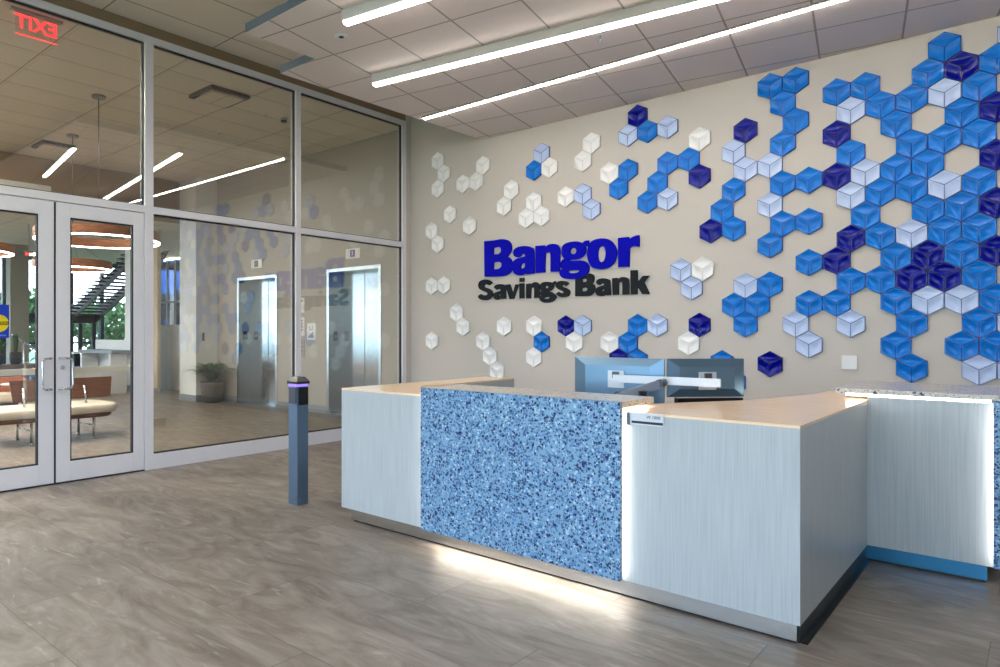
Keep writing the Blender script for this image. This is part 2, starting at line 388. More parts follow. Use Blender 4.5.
struct('baseboard_stub', box(XG+.001, XG+.012, 6.93, YB-.016, 0, .13), M['base'])
# atrium
struct('wall_atrium_back', box(-23, -13.1, 14, 14.15, 0, 3.8), M['white'])
struct('wall_atrium_side', box(-12.8, -12.65, YE+.66, 14, 0, 3.8), M['white'])
struct('wall_atrium', box(-16.3, -15.3, YE, YE+.25, 0, 3.7), M['white'])
struct('wall_atrium_column', box(-15.3, -14.66, YE, YE+.08, 0, 3.7), M['cloth'])
struct('wall_atrium_low', box(-18.0, -16.3, YE, YE+.12, 0, 1.18), M['white'])
struct('baseboard_atrium', box(-18.0, -14.66, YE-.013, YE-.001, 0, .1), M['base'])
struct('column_atrium', box(-20.25, -19.9, 6.02, 6.47, 0, 3.7), M['conc'])
# far window wall
mb = MB(); xw0, xw1 = -23.1, -22.95
mb.box(xw0, xw1, -4, 14, 0, .3); mb.box(xw0, xw1, -4, 14, 3.62, 3.8); mb.box(xw0+.03, xw1-.03, -4, 14, 1.0, 1.06)
ys = [-4+k*.98 for k in range(19)]
for y in ys: mb.box(xw0, xw1, max(-4, y-.05), min(14, y+.05), .3, 3.62)
fw = struct('window_3', mb, M['navyframe'])
for k in range(len(ys)-1):
    if ys[k] > 1.5: struct('pane', box(-23.03, -23.02, ys[k]+.05, ys[k+1]-.05, .3, 3.62), M['winglass'], fw)
# low white unit with a recessed door and blue tinted glazing above
mb = MB(); mb.box(-15.65, -15.25, 8.0, 8.4, 0, 1.55); mb.box(-15.25, -14.3, 8.0, 8.4, 1.38, 1.55); mb.box(-15.25, -14.3, 8.08, 8.4, 0, 1.38)
tag(mb.build('storage_unit', M['white']), 'low white storage unit with recessed panel left of the white pier', 'cabinet')
t = thing('glass_screen', 'deep blue tinted glass screen above the low white unit', 'screen', (-15, 8.2, 1.552))
box(-16.6, -14.3, 8.2, 8.23, 1.552, 3.12).build('pane', M['bluewin'], t)
mb = MB()
for x in (-15.99, -15.62, -15.25, -14.85): mb.box(x-.025, x+.025, 8.17, 8.199, 1.552, 3.12)
mb.box(-16.6, -14.3, 8.17, 8.199, 2.08, 2.13); mb.build('mullion', M['white'], t)

# ------------------------------------------------------------------ glazed partition
DY = (2.323,)   # meeting line of the doors
mb = MB(); a, b = XG-.1, XG
J = [(1.24, 1.325), (3.158, 3.245), (5.018, 5.09), (6.86, 6.93)]
for y0, y1 in J: mb.box(a, b, y0, y1, 0, 4.3)
for k in range(3):
    y0, y1 = J[k][1], J[k+1][0]
    mb.box(a, b, y0, y1, 4.235, 4.3); mb.box(a, b, y0, y1, 2.545, 2.615)
    if k: mb.box(a, b, y0, y1, 0, .15)
win = struct('window_4', mb, M['alu'])
def gasket(y0, y1, z0, z1, par, x=None):
    x = XG-.05 if x is None else x
    g = MB(); w = .012
    for q in ((y0, y0+w, z0, z1), (y1-w, y1, z0, z1), (y0+w, y1-w, z0, z0+w), (y0+w, y1-w, z1-w, z1)):
        g.box(x-.02, x+.02, *q)
    struct('gasket', g, M['gasket'], par)
def pane(y0, y1, z0, z1, par, x=None, th=.022):
    x = XG-.05 if x is None else x
    struct('pane', box(x-th/2, x+th/2, y0, y1, z0, z1), M['glass' if x == XG-.05 else 'doorglass'], par)
for k in range(3):
    y0, y1 = J[k][1], J[k+1][0]
    if k: pane(y0, y1, .15, 2.545, win); gasket(y0, y1, .15, 2.545, win)
    pane(y0, y1, 2.615, 4.235, win); gasket(y0, y1, 2.615, 4.235, win)
struct('meeting_seal', box(XG-.05, XG-.02, 2.3145, 2.3335, .012, 2.535), M['gasket'], win)
def door_leaf(n, y0, y1, side, sy0, sy1):
    x0, x1 = XG-.055, XG-.008
    mb = MB()
    mb.box(x0, x1, y0, y0+sy0, .012, 2.535, .002); mb.box(x0, x1, y1-sy1, y1, .012, 2.535, .002)
    mb.box(x0, x1, y0+sy0, y1-sy1, .012, .19, .002); mb.box(x0, x1, y0+sy0, y1-sy1, 2.41, 2.535, .002)
    d = struct('door_%d' % n, mb, M['alu'])
    pane(y0+sy0, y1-sy1, .19, 2.41, d, XG-.03, .01); gasket(y0+sy0, y1-sy1, .19, 2.41, d, XG-.033)
    # offset pull handle on the meeting stile
    ym, yb_ = (2.285, 2.2) if side > 0 else (2.362, 2.455)
    X = XG-.008; z0, z1 = .855, 1.13; pth = [(X, ym, z1), (X+.03, ym, z1), (X+.045, ym+(yb_-ym)*.25, z1), (X+.055, ym+(yb_-ym)*.7, z1), (X+.056, ym+(yb_-ym)*.93, z1-.012), (X+.056, yb_, z1-.04),
        (X+.056, yb_, z0+.04), (X+.056, ym+(yb_-ym)*.93, z0+.012), (X+.055, ym+(yb_-ym)*.7, z0), (X+.045, ym+(yb_-ym)*.25, z0), (X+.03, ym, z0), (X, ym, z0)]
    struct('pull_handle', MB().tube(pth, .0105, 10), M['steel'], d)
    bar = MB().box(XG-.13, XG-.085, y0+.06, y1-.1, .985, 1.04, .004); bar.box(XG-.12, XG-.055, y0+.05, y0+.085, .98, 1.045); bar.box(XG-.12, XG-.055, y1-.1, y1-.06, .98, 1.045)
    struct('panic_bar', bar, M['cream'], d)
    return d
dl = door_leaf(1, 1.332, 2.314, 1, .12, .13)
dr = door_leaf(2, 2.334, 3.15, -1, .12, .105)
struct('lock_cylinder', MB().tube([(XG-.008, 2.385, 1.045), (XG+.002, 2.385, 1.045)], .018, 20).tube([(XG+.002, 2.385, 1.045), (XG+.006, 2.385, 1.045)], .01, 16), M['chrome'], dr)
struct('threshold', box(XG-.1, XG, 1.325, 3.158, 0, .008), M['gasket'], dr)
# sticker on the left door glass: blue square, yellow disc, black band
t = thing('door_sticker', 'blue and yellow round caution sticker on the left door glass', 'sticker', (XG-.02, 1.876, 1.33))
box(XG-.0245, XG-.0225, 1.805, 1.955, 1.315, 1.60).build('backing', M['bluestick'], t)
mb = MB(); mb.tube([(XG-.0224, 1.88, 1.44), (XG-.0212, 1.88, 1.44)], .073, 40); mb.build('disc', M['yellow'], t)
box(XG-.0211, XG-.0203, 1.808, 1.952, 1.428, 1.456).build('band', M['black'], t)
text_mesh('lettering', 'CAUTION', .028, M['yellow'], t, (XG-.0198, 1.88, 1.442), (0, 1, 0), (0, 0, 1), .0004, bold=.0006)
text_mesh('small_print', 'PLEASE WATCH', .014, M['white'], t, (XG-.0218, 1.88, 1.337), (0, 1, 0), (0, 0, 1), .0004)

# ------------------------------------------------------------------ exit signs
def exit_sign(loc, L, label, mirrored):
    x, y, z = loc
    t = thing('exit_sign', label, 'exit sign', (x, y, z))
    k_ = L/.37
    box(x-.03, x+.03, y-L*.62, y+L*.62, z-.025, z).build('canopy', M['greyp'], t)
    box(x-.004, x+.004, y-L/2, y+L/2, z-.23*k_, z-.025).build('panel', M['acrylic'], t)
    d = -1 if mirrored else 1
    text_mesh('lettering', 'EXIT', .185*k_, M['exitred'], t, (x+.006, y, z-.025-.093*k_), (0, d, 0), (0, 0, 1), .001, bold=.003*k_)
    box(x-.006, x+.006, y-L/2, y+L/2, z-.236*k_, z-.2301*k_).build('edge_strip', M['exitred'], t)
exit_sign((-7.05, 2.36, ZU-.002), .37, 'red edge-lit exit sign hanging from the ceiling top left', True)
exit_sign((-16, 5.2, 3.12), .15, 'small far red exit sign near the grey column', False)
box(-16.01, -15.99, 5.19, 5.21, 3.12, 3.698).build('stem', M['greyp'], bpy.data.objects['exit_sign.001']) if 'exit_sign.001' in bpy.data.objects else None

# ------------------------------------------------------------------ elevators
def elevator(x0, x1, label, num):
    t = thing('elevator', label, 'elevator', ((x0+x1)/2, YE, 0), 'elevators')
    w = .055; mb = MB()
    mb.box(x0, x0+w, YE-.012, YE+.26, 0, ZE); mb.box(x1-w, x1, YE-.012, YE+.26, 0, ZE); mb.box(x0+w, x1-w, YE-.012, YE+.26, ZE-w, ZE)
    mb.build('door_frame', M['elevframe'], t)
    xm = (x0+x1)/2
    for a, b in ((x0+w, xm-.002), (xm+.002, x1-w)):
        box(a, b, YE+.26, YE+.3, .012, ZE-w+.001).build('door_panel', M['elev'], t)
    box(xm-.006, xm+.006, YE+.257, YE+.2595, .012, ZE-w).build('door_seal', M['black'], t)
    box(x0+w, x1-w, YE-.01, YE+.256, 0, .01).build('sill', M['steel'], t)
    mb = MB().box(x0+w, x0+w+.006, YE+.09, YE+.18, 1.22, 1.38); cb = mb.build('call_button_plate', M['black'], t)
    mb = MB().tube([(x0+w+.006, YE+.135, 1.3), (x0+w+.009, YE+.135, 1.3)], .02, 16); mb.build('call_button', M['chrome'], cb)
    return t
e1 = elevator(*E1, 'brushed steel elevator nearer the potted plant', '1')
e2 = elevator(*E2, 'brushed steel elevator nearer the back wall, behind the reception desk end', '2')
def floor_indicator(xc, zc, label, ch, ink):
    t = thing('floor_indicator', label, 'indicator', (xc, YE, zc), 'elevator floor indicators')
    box(xc-.17, xc+.17, YE-.02, YE-.001, zc-.08, zc+.08, bevel=.004).build('plate', M['plate'], t)
    dp = box(xc-.055, xc+.055, YE-.024, YE-.0205, zc-.055, zc+.055).build('display', ink, t)
    text_mesh('lettering', ch, .09, M['plate'], dp, (xc, YE-.0255, zc), (1, 0, 0), (0, 0, 1), .0008, bold=.002)
floor_indicator(-10.78, 2.65, 'white floor indicator plate above the elevator by the plant', '1', M['ink'])
floor_indicator(-8.115, 2.635, 'white floor indicator with purple 2 above the nearer elevator', '2', M['inkblue'])
def call_plate(z0, z1, m, label, n):
    t = thing('wall_plate', label, 'wall plate', (-9.42, YE, z0), 'plates between the elevators')
    pl = box(-9.55, -9.36, YE-.014, YE-.001, z0, z1, bevel=.003).build('plate', m, t)
    for k in range(n):
        z = z1-.06-k*(z1-z0-.1)/max(1, n)
        MB().tube([(-9.42, YE-.0145, z), (-9.42, YE-.02, z)], .016, 14).build('button', M['ink'], pl)
call_plate(1.71, 1.97, M['plate'], 'topmost white wall plate between the two elevators', 1)
call_plate(1.31, 1.63, M['plate'], 'white plate with four buttons between the two elevators', 4)
call_plate(.93, 1.25, M['greyp'], 'grey lowest plate between the two elevators', 3)
t = thing('stair_sign', 'small white stair notice on the wall left of the nearer elevator', 'sign', (-9.18, YE, 1.24))
box(-9.285, -9.06, YE-.01, YE-.001, 1.24, 1.52).build('plate', M['plate'], t)
mb = MB()
for k in range(4): mb.box(-9.25+k*.035, -9.25+(k+1)*.035, YE-.013, YE-.0105, 1.27, 1.31+k*.022)
mb.box(-9.22, -9.2, YE-.013, YE-.0105, 1.40, 1.48); mb.box(-9.2, -9.13, YE-.013, YE-.0105, 1.40, 1.42); mb.box(-9.15, -9.13, YE-.013, YE-.0105, 1.42, 1.49)
mb.build('pictogram', M['greyp'], t)
tag(box(-12.157-.0, -12.15, 7.1, 7.15, 1.2, 1.36).build('wall_switch', M['darkgrey']), 'small dark wall switch on the white pier above the plant', 'switch')

# ------------------------------------------------------------------ hall ceiling fittings
t = thing('ceiling_vent', 'square ceiling vent nearer the glass in the hall', 'vent', (-7.73, 4.76, ZU), 'hall ceiling vents')
def vent(t, xc, yc, w):
    a = w/2
    mb = MB(); 
    for q in ((xc-a, xc+a, yc-a, yc-a+.03), (xc-a, xc+a, yc+a-.03, yc+a), (xc-a, xc-a+.03, yc-a+.03, yc+a-.03), (xc+a-.03, xc+a, yc-a+.03, yc+a-.03)): mb.box(*q, ZU-.045, ZU-.001)
    mb.build('frame', M['darkgrey'], t)
    box(xc-a+.05, xc+a-.05, yc-a+.05, yc+a-.05, ZU-.06, ZU-.05).build('diffuser_plate', M['ceil3'], t)
    mb = MB()
    for sx in (-1, 1):
        for sy in (-1, 1): mb.box(xc+sx*.18-.006, xc+sx*.18+.006, yc+sy*.18-.006, yc+sy*.18+.006, ZU-.05, ZU-.002)
    mb.build('hanger', M['darkgrey'], t)
vent(t, -7.73, 4.76, .55)
t = thing('ceiling_vent', 'square ceiling vent farther back near the brown header wall', 'vent', (-11.79, 4.2, ZU), 'hall ceiling vents')
vent(t, -11.79, 4.2, .5)
t = thing('smoke_detector', 'round smoke detector on the hall ceiling beside the mullion', 'detector', (-7.9, 5.9, ZU))
MB().lathe([(.055, -.001), (.055, -.02), (.05, -.03)], (-7.9, 5.9, ZU), 24).build('base', M['plate'], t)
MB().lathe([(.042, -.0305), (.04, -.055), (.015, -.06)], (-7.9, 5.9, ZU), 24).build('sensor', M['darkgrey'], t)
def sprinkler(x, y, z, label):
    t = thing('sprinkler', label, 'sprinkler', (x, y, z), 'ceiling sprinklers')
    MB().lathe([(.03, -.001), (.03, -.006)], (x, y, z), 18).build('escutcheon', M['plate'], t)
    MB().tube([(x, y, z-.0065), (x, y, z-.05)], .007, 8).build('body', M['steel'], t)
    MB().lathe([(.02, -.0505), (.02, -.054)], (x, y, z), 14).build('deflector', M['steel'], t)
sprinkler(-7.89, 5.59, ZU, 'small ceiling sprinkler in the hall beside the smoke detector')
sprinkler(-2.68, 5.22, ZC, 'small sprinkler under the lobby ceiling between the two long lights')
def downlight(x, y, z, label):
    t = thing('downlight', label, 'downlight', (x, y, z), 'small recessed ceiling fittings')
    MB().lathe([(.06, -.001), (.058, -.008), (.035, -.008)], (x, y, z), 24).build('trim_ring', M['plate'], t)
    MB().lathe([(.022, -.0085), (.02, -.012)], (x, y, z), 18).build('aperture', M['black'], t)
downlight(-4.26, 3.77, ZC, 'small round fitting in the lobby ceiling beside the nearest light')
downlight(-9.22, 5.68, ZU, 'small round fitting in the hall ceiling above the elevators')

# ------------------------------------------------------------------ lobby linear lights
cd, sd = math.cos(DEL), math.sin(DEL)
def linear(x, y, L, label):
    t = thing('linear_pendant', label, 'ceiling light', (x, y, ZC), 'long bar lights under the lobby ceiling')
    c0 = (x+cd*L/2, y+sd*L/2)
    MB().obox((c0[0], c0[1], ZC-.042), DEL, L, .07, .082).build('housing', M['lighthouse'], t)
    MB().obox((c0[0], c0[1], ZC-.0935), DEL, L-.02, .052, .021).build('diffuser', M['tube'], t)
linear(-4.69, 4.56, 3.95, 'longest bright bar light crossing the middle of the lobby ceiling')
linear(-3.92, 3.50, 2.0, 'bright bar light at the top edge, nearest the camera')
t = thing('slot_light', 'thin double-line slot light running close to the blue tiled wall', 'ceiling light', (-5.18, 5.84, ZC))
box(-5.19, 2.6, 5.80, 5.825, ZC-.012, ZC-.001).build('housing', M['slothouse'], t)
mb = MB(); x = -5.19
while x < 2.6:
    mb.box(x, min(2.6, x+.585), 5.832, 5.845, ZC-.014, ZC-.001); mb.box(x, min(2.6, x+.585), 5.857, 5.87, ZC-.018, ZC-.001); x += .597
mb.build('diffuser', M['slot'], t)
for k, (x, y) in enumerate([(-8.3, 1.9), (-10.9, 2.2), (-8.3, -.6), (-10.7, -.6)]):  # unseen panels added to brighten the dark hall
    t = thing('fill_light_panel', 'added square fill light panel in the hall ceiling, unseen left of view', 'ceiling light', (x, y, ZU), 'added hall fill panels')
    box(x-.3, x+.3, y-.3, y+.3, ZU-.012, ZU-.001).build('frame', M['plate'], t)
    box(x-.27, x+.27, y-.27, y+.27, ZU-.016, ZU-.0125).build('diffuser', M['fillpanel'], t)
for k, (x, y) in enumerate([(-15.2, 1.6), (-18.6, 1.6), (-15.2, -1.2)]):  # unseen panels added to light the far room
    t = thing('fill_light_panel', 'added square fill light panel in the far low ceiling, unseen left of view', 'ceiling light', (x, y, 3.7), 'added far fill panels')
    box(x-.3, x+.3, y-.3, y+.3, 3.688, 3.699).build('frame', M['plate'], t)
    box(x-.27, x+.27, y-.27, y+.27, 3.684, 3.6875).build('diffuser', M['fillpanel'], t)
# unseen panels added behind the camera to brighten the lobby
for k, (x, y) in enumerate([(-4.9, .4), (-2.5, .4), (-.1, .4), (-4.9, -2.2), (-2.5, -2.2), (-.1, -2.2)]):
    t = thing('fill_light_panel', 'added square fill light panel in the lobby ceiling, unseen behind the view', 'ceiling light', (x, y, ZU), 'added lobby fill panels')
    box(x-.3, x+.3, y-.3, y+.3, ZU-.012, ZU-.001).build('frame', M['plate'], t)
    box(x-.27, x+.27, y-.27, y+.27, ZU-.016, ZU-.0125).build('diffuser', M['panel'], t)

# ------------------------------------------------------------------ ring pendants
def ring(x, y, z, r, ztop, label, rod=True):
    t = thing('ring_pendant', label, 'pendant light', (x, y, ztop), 'wooden ring pendants in the hall')
    hgt = .13; w = .06
    MB().lathe([(r-w, hgt), (r-w, .012), (r, .012), (r, hgt), (r-w, hgt)], (x, y, z), 72, smooth=False).build('ring', M['ringwood'], t)
    MB().lathe([(r-w+.004, .0118), (r-w+.004, 0), (r-.004, 0), (r-.004, .0118), (r-w+.004, .0118)], (x, y, z), 72, smooth=False).build('diffuser', M['ringled'], t)
    MB().lathe([(.085, -.001), (.085, -.03)], (x, y, ztop), 28).build('canopy', M['greyp'], t)
    MB().tube([(x, y, ztop-.03), (x, y, z+.45)], .006, 8).build('rod', M['darkgrey'], t)
    for k in range(3):
        a = k*2*math.pi/3+.5
        MB().tube([(x, y, z+.46), (x+(r-w/2)*math.cos(a), y+(r-w/2)*math.sin(a), z+hgt)], .0025, 6).build('cable', M['darkgrey'], t)
ring(-8.9, 3.72, 2.53, .75, ZU, 'large wooden ring pendant hanging nearest, behind the right door leaf')
ring(-10.95, 4.18, 2.33, .56, ZU, 'smaller wooden ring pendant hanging lower behind the large ring')
ring(-11.1, 2.66, 2.48, .72, ZU, 'wooden ring pendant cut by the left photo edge')
tag(box(-22.2, -21.7, 7.2, 7.35, 3.68, 3.699).build('ceiling_light', M['panel']), 'far small bright ceiling light above the grey column', 'ceiling light')
t = thing('far_linear_light', 'white linear light on the far ceiling above the blue glass', 'ceiling light', (-20.2, 10.7, 3.7))
MB().obox((-20.2, 10.69, 3.655), .12, 2.2, .14, .08).build('diffuser', M['tube'], t)
MB().obox((-20.2, 10.69, 3.6975), .12, 2.2, .1, .004).build('mount', M['plate'], t)

# ------------------------------------------------------------------ stair in the atrium
t = thing('staircase', 'dark open-riser steel staircase against the bright far windows', 'staircase', (-20.5, 8.1, 0))
Y0, Y1 = 7.8, 8.52
xa, za, xb_, zb_ = -20.6, 1.7, -16.2, 3.45
n = 19
for y in (Y0, Y1):
    mb = MB(); dx, dz = xb_-xa, zb_-za; h = .3
    vs = []
    for yy in (y-.02, y+.02):
        vs.append([mb.bm.verts.new(p) for p in ((xa, yy, za-.05), (xb_-.3, yy, zb_-.26), (xb_, yy, zb_), (xb_-.25, yy, zb_), (xa, yy, za+.3))])
    mb.bm.faces.new(vs[0]); mb.bm.faces.new(vs[1][::-1])
    for i in range(5): mb.bm.faces.new([vs[0][i], vs[1][i], vs[1][(i+1)%5], vs[0][(i+1)%5]])
    mb.build('stringer', M['stair'], t)
for k in range(n):
    f = (k+.5)/n; x = xa+.05+(xb_-xa-.2)*f; z = za+.12+(zb_-za-.12)*f*.96
    box(x-.11, x+.11, Y0-.25, Y1-.02, z, z+.045).build('tread', M['stair'], t)
box(-21.8, xa, 6.2, Y1+.02, za-.06, za+.2).build('landing', M['stair'], t)
for x in (-21.7, -20.7):
    box(x-.05, x+.05, 6.3, 6.4, 0, za-.06).build('post', M['stair'], t); box(x-.05, x+.05, 8.45, 8.55, 0, za-.06).build('post', M['stair'], t)
t = thing('handrail', 'light metal stair handrail behind the snake plant', 'railing', (-17.6, 5.6, 0))
MB().tube([(-17.6, 5.35, 1.32), (-17.6, 5.95, .89)], .02, 8).build('rail', M['steel'], t)
MB().tube([(-17.6, 5.61, .6), (-17.6, 5.93, .82)], .014, 8).build('brace', M['steel'], t)
MB().tube([(-17.6, 5.61, 0), (-17.6, 5.61, 1.13)], .018, 8).build('post', M['steel'], t)
MB().tube([(-17.6, 5.93, 0), (-17.6, 5.93, .9)], .018, 8).build('post', M['steel'], t)

# ------------------------------------------------------------------ atrium furniture
t = thing('counter', 'white service counter with a projecting shelf by the far windows', 'counter', (-17.2, 6.9, 0))
box(-17.9, -16.0, 6.98, YE-.014, .86, .94).build('shelf', M['base'], t)
box(-17.85, -17.75, 7.0, 7.4, 0, .86).build('bracket', M['white'], t)
box(-16.2, -16.1, 7.0, 7.4, 0, .86).build('bracket', M['white'], t)
tag(box(-19.0, -18.1, 6.95, 7.43, 0, .82).build('equipment_cabinet', M['black']), 'black equipment cabinet under the staircase', 'cabinet')
box(-19.02, -18.08, 6.93, 7.43, .82, .85).build('worktop', M['white'], bpy.data.objects['equipment_cabinet'])
tag(box(-15.6, -15.15, 5.75, 6.95, 0, .5).build('white_bench_block', M['white']), 'low white block behind the wooden bench backrest', 'bench')
bpy.data.objects['white_bench_block'].name = 'low_block'

# planter ledge with plants
tag(box(-16.9, -16.1, 3.0, 5.55, 0, .67).build('planter_ledge', M['granite']), 'brown stone ledge carrying two potted plants', 'ledge')
def blades(mb, c, n, L, w, lean, seg=5, seed=0, lim=None):
    rnd = random.Random(seed)
    for k in range(n):
        a = rnd.uniform(0, 2*math.pi); l = L*rnd.uniform(.65, 1.05); le = lean*rnd.uniform(.5, 1.1)
        d = Vector((math.cos(a), math.sin(a), 0)); s = Vector((-d.y, d.x, 0)); b0 = Vector(c)+d*.02
        prev = None
        for i in range(seg+1):
            u = i/seg
            p = b0+d*(le*l*u**1.5)+Vector((0, 0, l*(u-.55*le*u*u*u)))
            if lim: p.x = max(p.x, lim[0]); p.y = min(p.y, lim[1])
            ww = w*math.sin(math.pi*min(.97, .12+.88*u))**.8
            q = (mb.bm.verts.new(p-s*ww), mb.bm.verts.new(p+Vector((0, 0, -.15*ww))), mb.bm.verts.new(p+s*ww))
            if prev:
                for j in (0, 1):
                    f = mb.bm.faces.new([prev[j], prev[j+1], q[j+1], q[j]]); f.smooth = True
            prev = q
t = thing('potted_snake_plant', 'snake plant in a charcoal pot on the stone ledge', 'plant', (-16.45, 5.08, .671))
MB().lathe([(.08, 0), (.11, .03), (.125, .2), (.115, .26), (.1, .26), (.095, .23), (.0, .23)], (-16.45, 5.08, .671), 24).build('pot', M['pot2'], t)
mb = MB(); blades(mb, (-16.45, 5.08, .87), 18, .5, .028, .12, seed=3); mb.build('foliage', M['leaf2'], t, fix=False)
t = thing('potted_plant', 'leafy green plant beside the snake plant at the left photo edge', 'plant', (-16.4, 4.7, .671))
MB().lathe([(.08, 0), (.12, .03), (.13, .2), (.115, .24), (.1, .22), (.0, .22)], (-16.4, 4.7, .671), 24).build('pot', M['pot2'], t)
mb = MB(); blades(mb, (-16.4, 4.7, .85), 40, .45, .03, .7, seed=5); mb.build('foliage', M['leaf'], t, fix=False)

# sofa, oval table, flower pot
t = thing('sofa', 'tan orange leather sofa with cream seat behind the oval table', 'sofa', (-12.6, 3.0, 0))
box(-13.1, -12.9, 1.4, 4.15, .1, .60, bevel=.03).build('backrest', M['orange'], t)
box(-12.9, -12.2, 1.4, 4.15, .22, .36, bevel=.04).build('seat', M['cream'], t)
mb = MB()
for x in (-13.0, -12.3):
    for y in (1.5, 3.9): MB().tube([(x, y, 0), (x, y, .22)], .02, 8).build('leg', M['chrome'], t)
box(-13.0, -12.25, 1.45, 3.95, .16, .2199).build('base_frame', M['darkgrey'], t)
t = thing('side_table', 'small white oval table between the bench and the sofa', 'table', (-11.3, 3.55, 0))
mb = MB()
mb.lathe([(.24, .575), (.255, .582), (.255, .594), (.24, .6)], (-11.3, 3.55, 0), 40); mb.build('tabletop', M['plate'], t)
MB().lathe([(.022, .02), (.022, .575)], (-11.3, 3.55, 0), 16).build('stem', M['chrome'], t)
MB().lathe([(.19, 0), (.19, .012), (.03, .02)], (-11.3, 3.55, 0), 30).build('base', M['chrome'], t)
t = thing('flower_pot', 'small blue pot with an orange flower on the oval table', 'flower pot', (-11.2, 3.7, .601))
MB().lathe([(.03, 0), (.045, .02), (.05, .1), (.04, .1)], (-11.2, 3.7, .601), 20).build('pot', M['bluepot'], t)
mb = MB(); blades(mb, (-11.2, 3.7, .67), 14, .1, .012, .5, seed=9); mb.build('foliage', M['leaf'], t, fix=False)
mb = MB()
for k in range(8):
    a = k*math.pi/4; mb.lathe([(.0, -.02), (.022, 0), (.0, .02)], (-11.2+.03*math.cos(a), 3.7+.03*math.sin(a), .8), 8)
mb.lathe([(.0, -.02), (.03, 0), (.0, .025)], (-11.2, 3.7, .81), 10); mb.build('flower', M['orangeflower'], t)
MB().tube([(-11.2, 3.7, .66), (-11.2, 3.7, .79)], .004, 6).build('stem', M['leaf'], t)

# ------------------------------------------------------------------ bench (backless side to the doors)
t = thing('bench', 'cream cushioned bench with walnut backrest seen through both door leaves', 'bench', (-9.15, 3.25, 0))
def rounded(x0, x1, y0, y1, z0, z1, r, e, m, name):   # long pad with rounded ends (in Y) and soft edges
    mb = MB(); pts = []
    for (cx_, cy_, a0) in ((x1-r, y1-r, 0), (x0+r, y1-r, 90), (x0+r, y0+r, 180), (x1-r, y0+r, 270)):
        for k in range(7):
            a = math.radians(a0+k*15); pts.append((cx_+r*math.cos(a), cy_+r*math.sin(a)))
    cxm, cym = (x0+x1)/2, (y0+y1)/2
    rows = []
    for f, z in ((.94, z0), (1.0, z0+(z1-z0)*.35), (1.0, z1-(z1-z0)*.3), (.985, z1-(z1-z0)*.1), (.95, z1)):
        k1 = (x1-x0)/2*(1-f)*1.0
        rows.append([mb.bm.verts.new((cxm+(px_-cxm)*(1-k1/((x1-x0)/2)), cym+(py_-cym)*(1-k1/((y1-y0)/2)), z)) for px_, py_ in pts])
    nn = len(pts)
    for a_ in range(len(rows)-1):
        for i in range(nn):
            f_ = mb.bm.faces.new([rows[a_][i], rows[a_][(i+1)%nn], rows[a_+1][(i+1)%nn], rows[a_+1][i]]); f_.smooth = True
    mb.bm.faces.new(rows[0][::-1]); mb.bm.faces.new(rows[-1])
    return mb.build(name, m, t)
rounded(-9.6, -8.83, 2.42, 3.98, .335, .44, .16, .03, M['cream'], 'seat_cushion')
rounded(-9.55, -8.88, 2.47, 3.93, .275, .334, .16, .03, M['walnut'], 'seat_shell')
for (y0, y1) in ((2.82, 4.06),):
    mb = MB(); v = [mb.bm.verts.new(p) for p in ((-9.24, y0, .5), (-9.22, y0, .5), (-9.30, y0-.02, .765), (-9.32, y0-.02, .765), (-9.24, y1-.05, .5), (-9.22, y1-.05, .5), (-9.30, y1, .765), (-9.32, y1, .765))]
    for f in ((0, 1, 2, 3), (7, 6, 5, 4), (0, 4, 5, 1), (1, 5, 6, 2), (2, 6, 7, 3), (3, 7, 4, 0)): mb.bm.faces.new([v[i] for i in f])
    mb.build('backrest', M['walnut'], t)
for y in (2.93, 3.67):
    MB().tube([(-9.165, y, .43), (-9.185, y, .5), (-9.235, y, .67)], .016, 10).build('backrest_post', M['steel'], t)
    for x in (-9.42, -8.93):
        lg = MB().tube([(x, y, .03), (x, y, .276)], .016, 12).build('leg', M['steel'], t)
        MB().lathe([(.02, 0), (.022, .012), (.016, .03)], (x, y, 0), 14).build('foot', M['chrome'], lg)
    MB().tube([(-9.42, y, .17), (-8.93, y, .17)], .01, 10).build('crossbar', M['steel'], t)

# ------------------------------------------------------------------ pot plant in the hall corner
px_, py_ = -11.9, 7.17
t = thing('potted_plant', 'bushy green plant in a grey pot in the corner by the elevator', 'plant', (px_, py_, 0))
MB().lathe([(.15, 0), (.19, .02), (.235, .36), (.24, .4), (.215, .4), (.21, .36), (0, .36)], (px_, py_, 0), 32).build('pot', M['pot'], t)
mb = MB(); blades(mb, (px_, py_, .36), 190, .58, .042, .95, 6, seed=11, lim=(-12.13, 7.41)); mb.build('foliage', M['leaf'], t, fix=False)

# ------------------------------------------------------------------ bollard reader
bx, by = -4.34, 3.385
t = thing('card_reader_bollard', 'slim steel card reader bollard standing between the doors and the desk', 'bollard', (bx, by, 0))
box(bx-.058, bx+.058, by-.055, by+.055, 0, .935, bevel=.003).build('post', M['bollard'], t)
mb = MB()
w = .064
a = [mb.bm.verts.new((bx+sx*w, by+sy*w, .955)) for sx, sy in ((-1,-1),(1,-1),(1,1),(-1,1))]
b2 = [mb.bm.verts.new((bx+sx*w, by+sy*w, .975)) for sx, sy in ((-1,-1),(1,-1),(1,1),(-1,1))]
c2 = [mb.bm.verts.new((bx+sx*w*.55, by+sy*w*.55, 1.01)) for sx, sy in ((-1,-1),(1,-1),(1,1),(-1,1))]
mb.bm.faces.new(a[::-1]); mb.bm.faces.new(c2)
for i in range(4): mb.bm.faces.new([a[i], a[(i+1)%4], b2[(i+1)%4], b2[i]]); mb.bm.faces.new([b2[i], b2[(i+1)%4], c2[(i+1)%4], c2[i]])
mb.build('cap', M['black'], t)
box(bx-.054, bx+.054, by-.054, by+.054, .935, .955).build('glow_band', M['purple'], t)
box(bx-.045, bx+.045, by-.062, by-.0555, .80, .925).build('speaker_grille', M['darkgrey'], t)
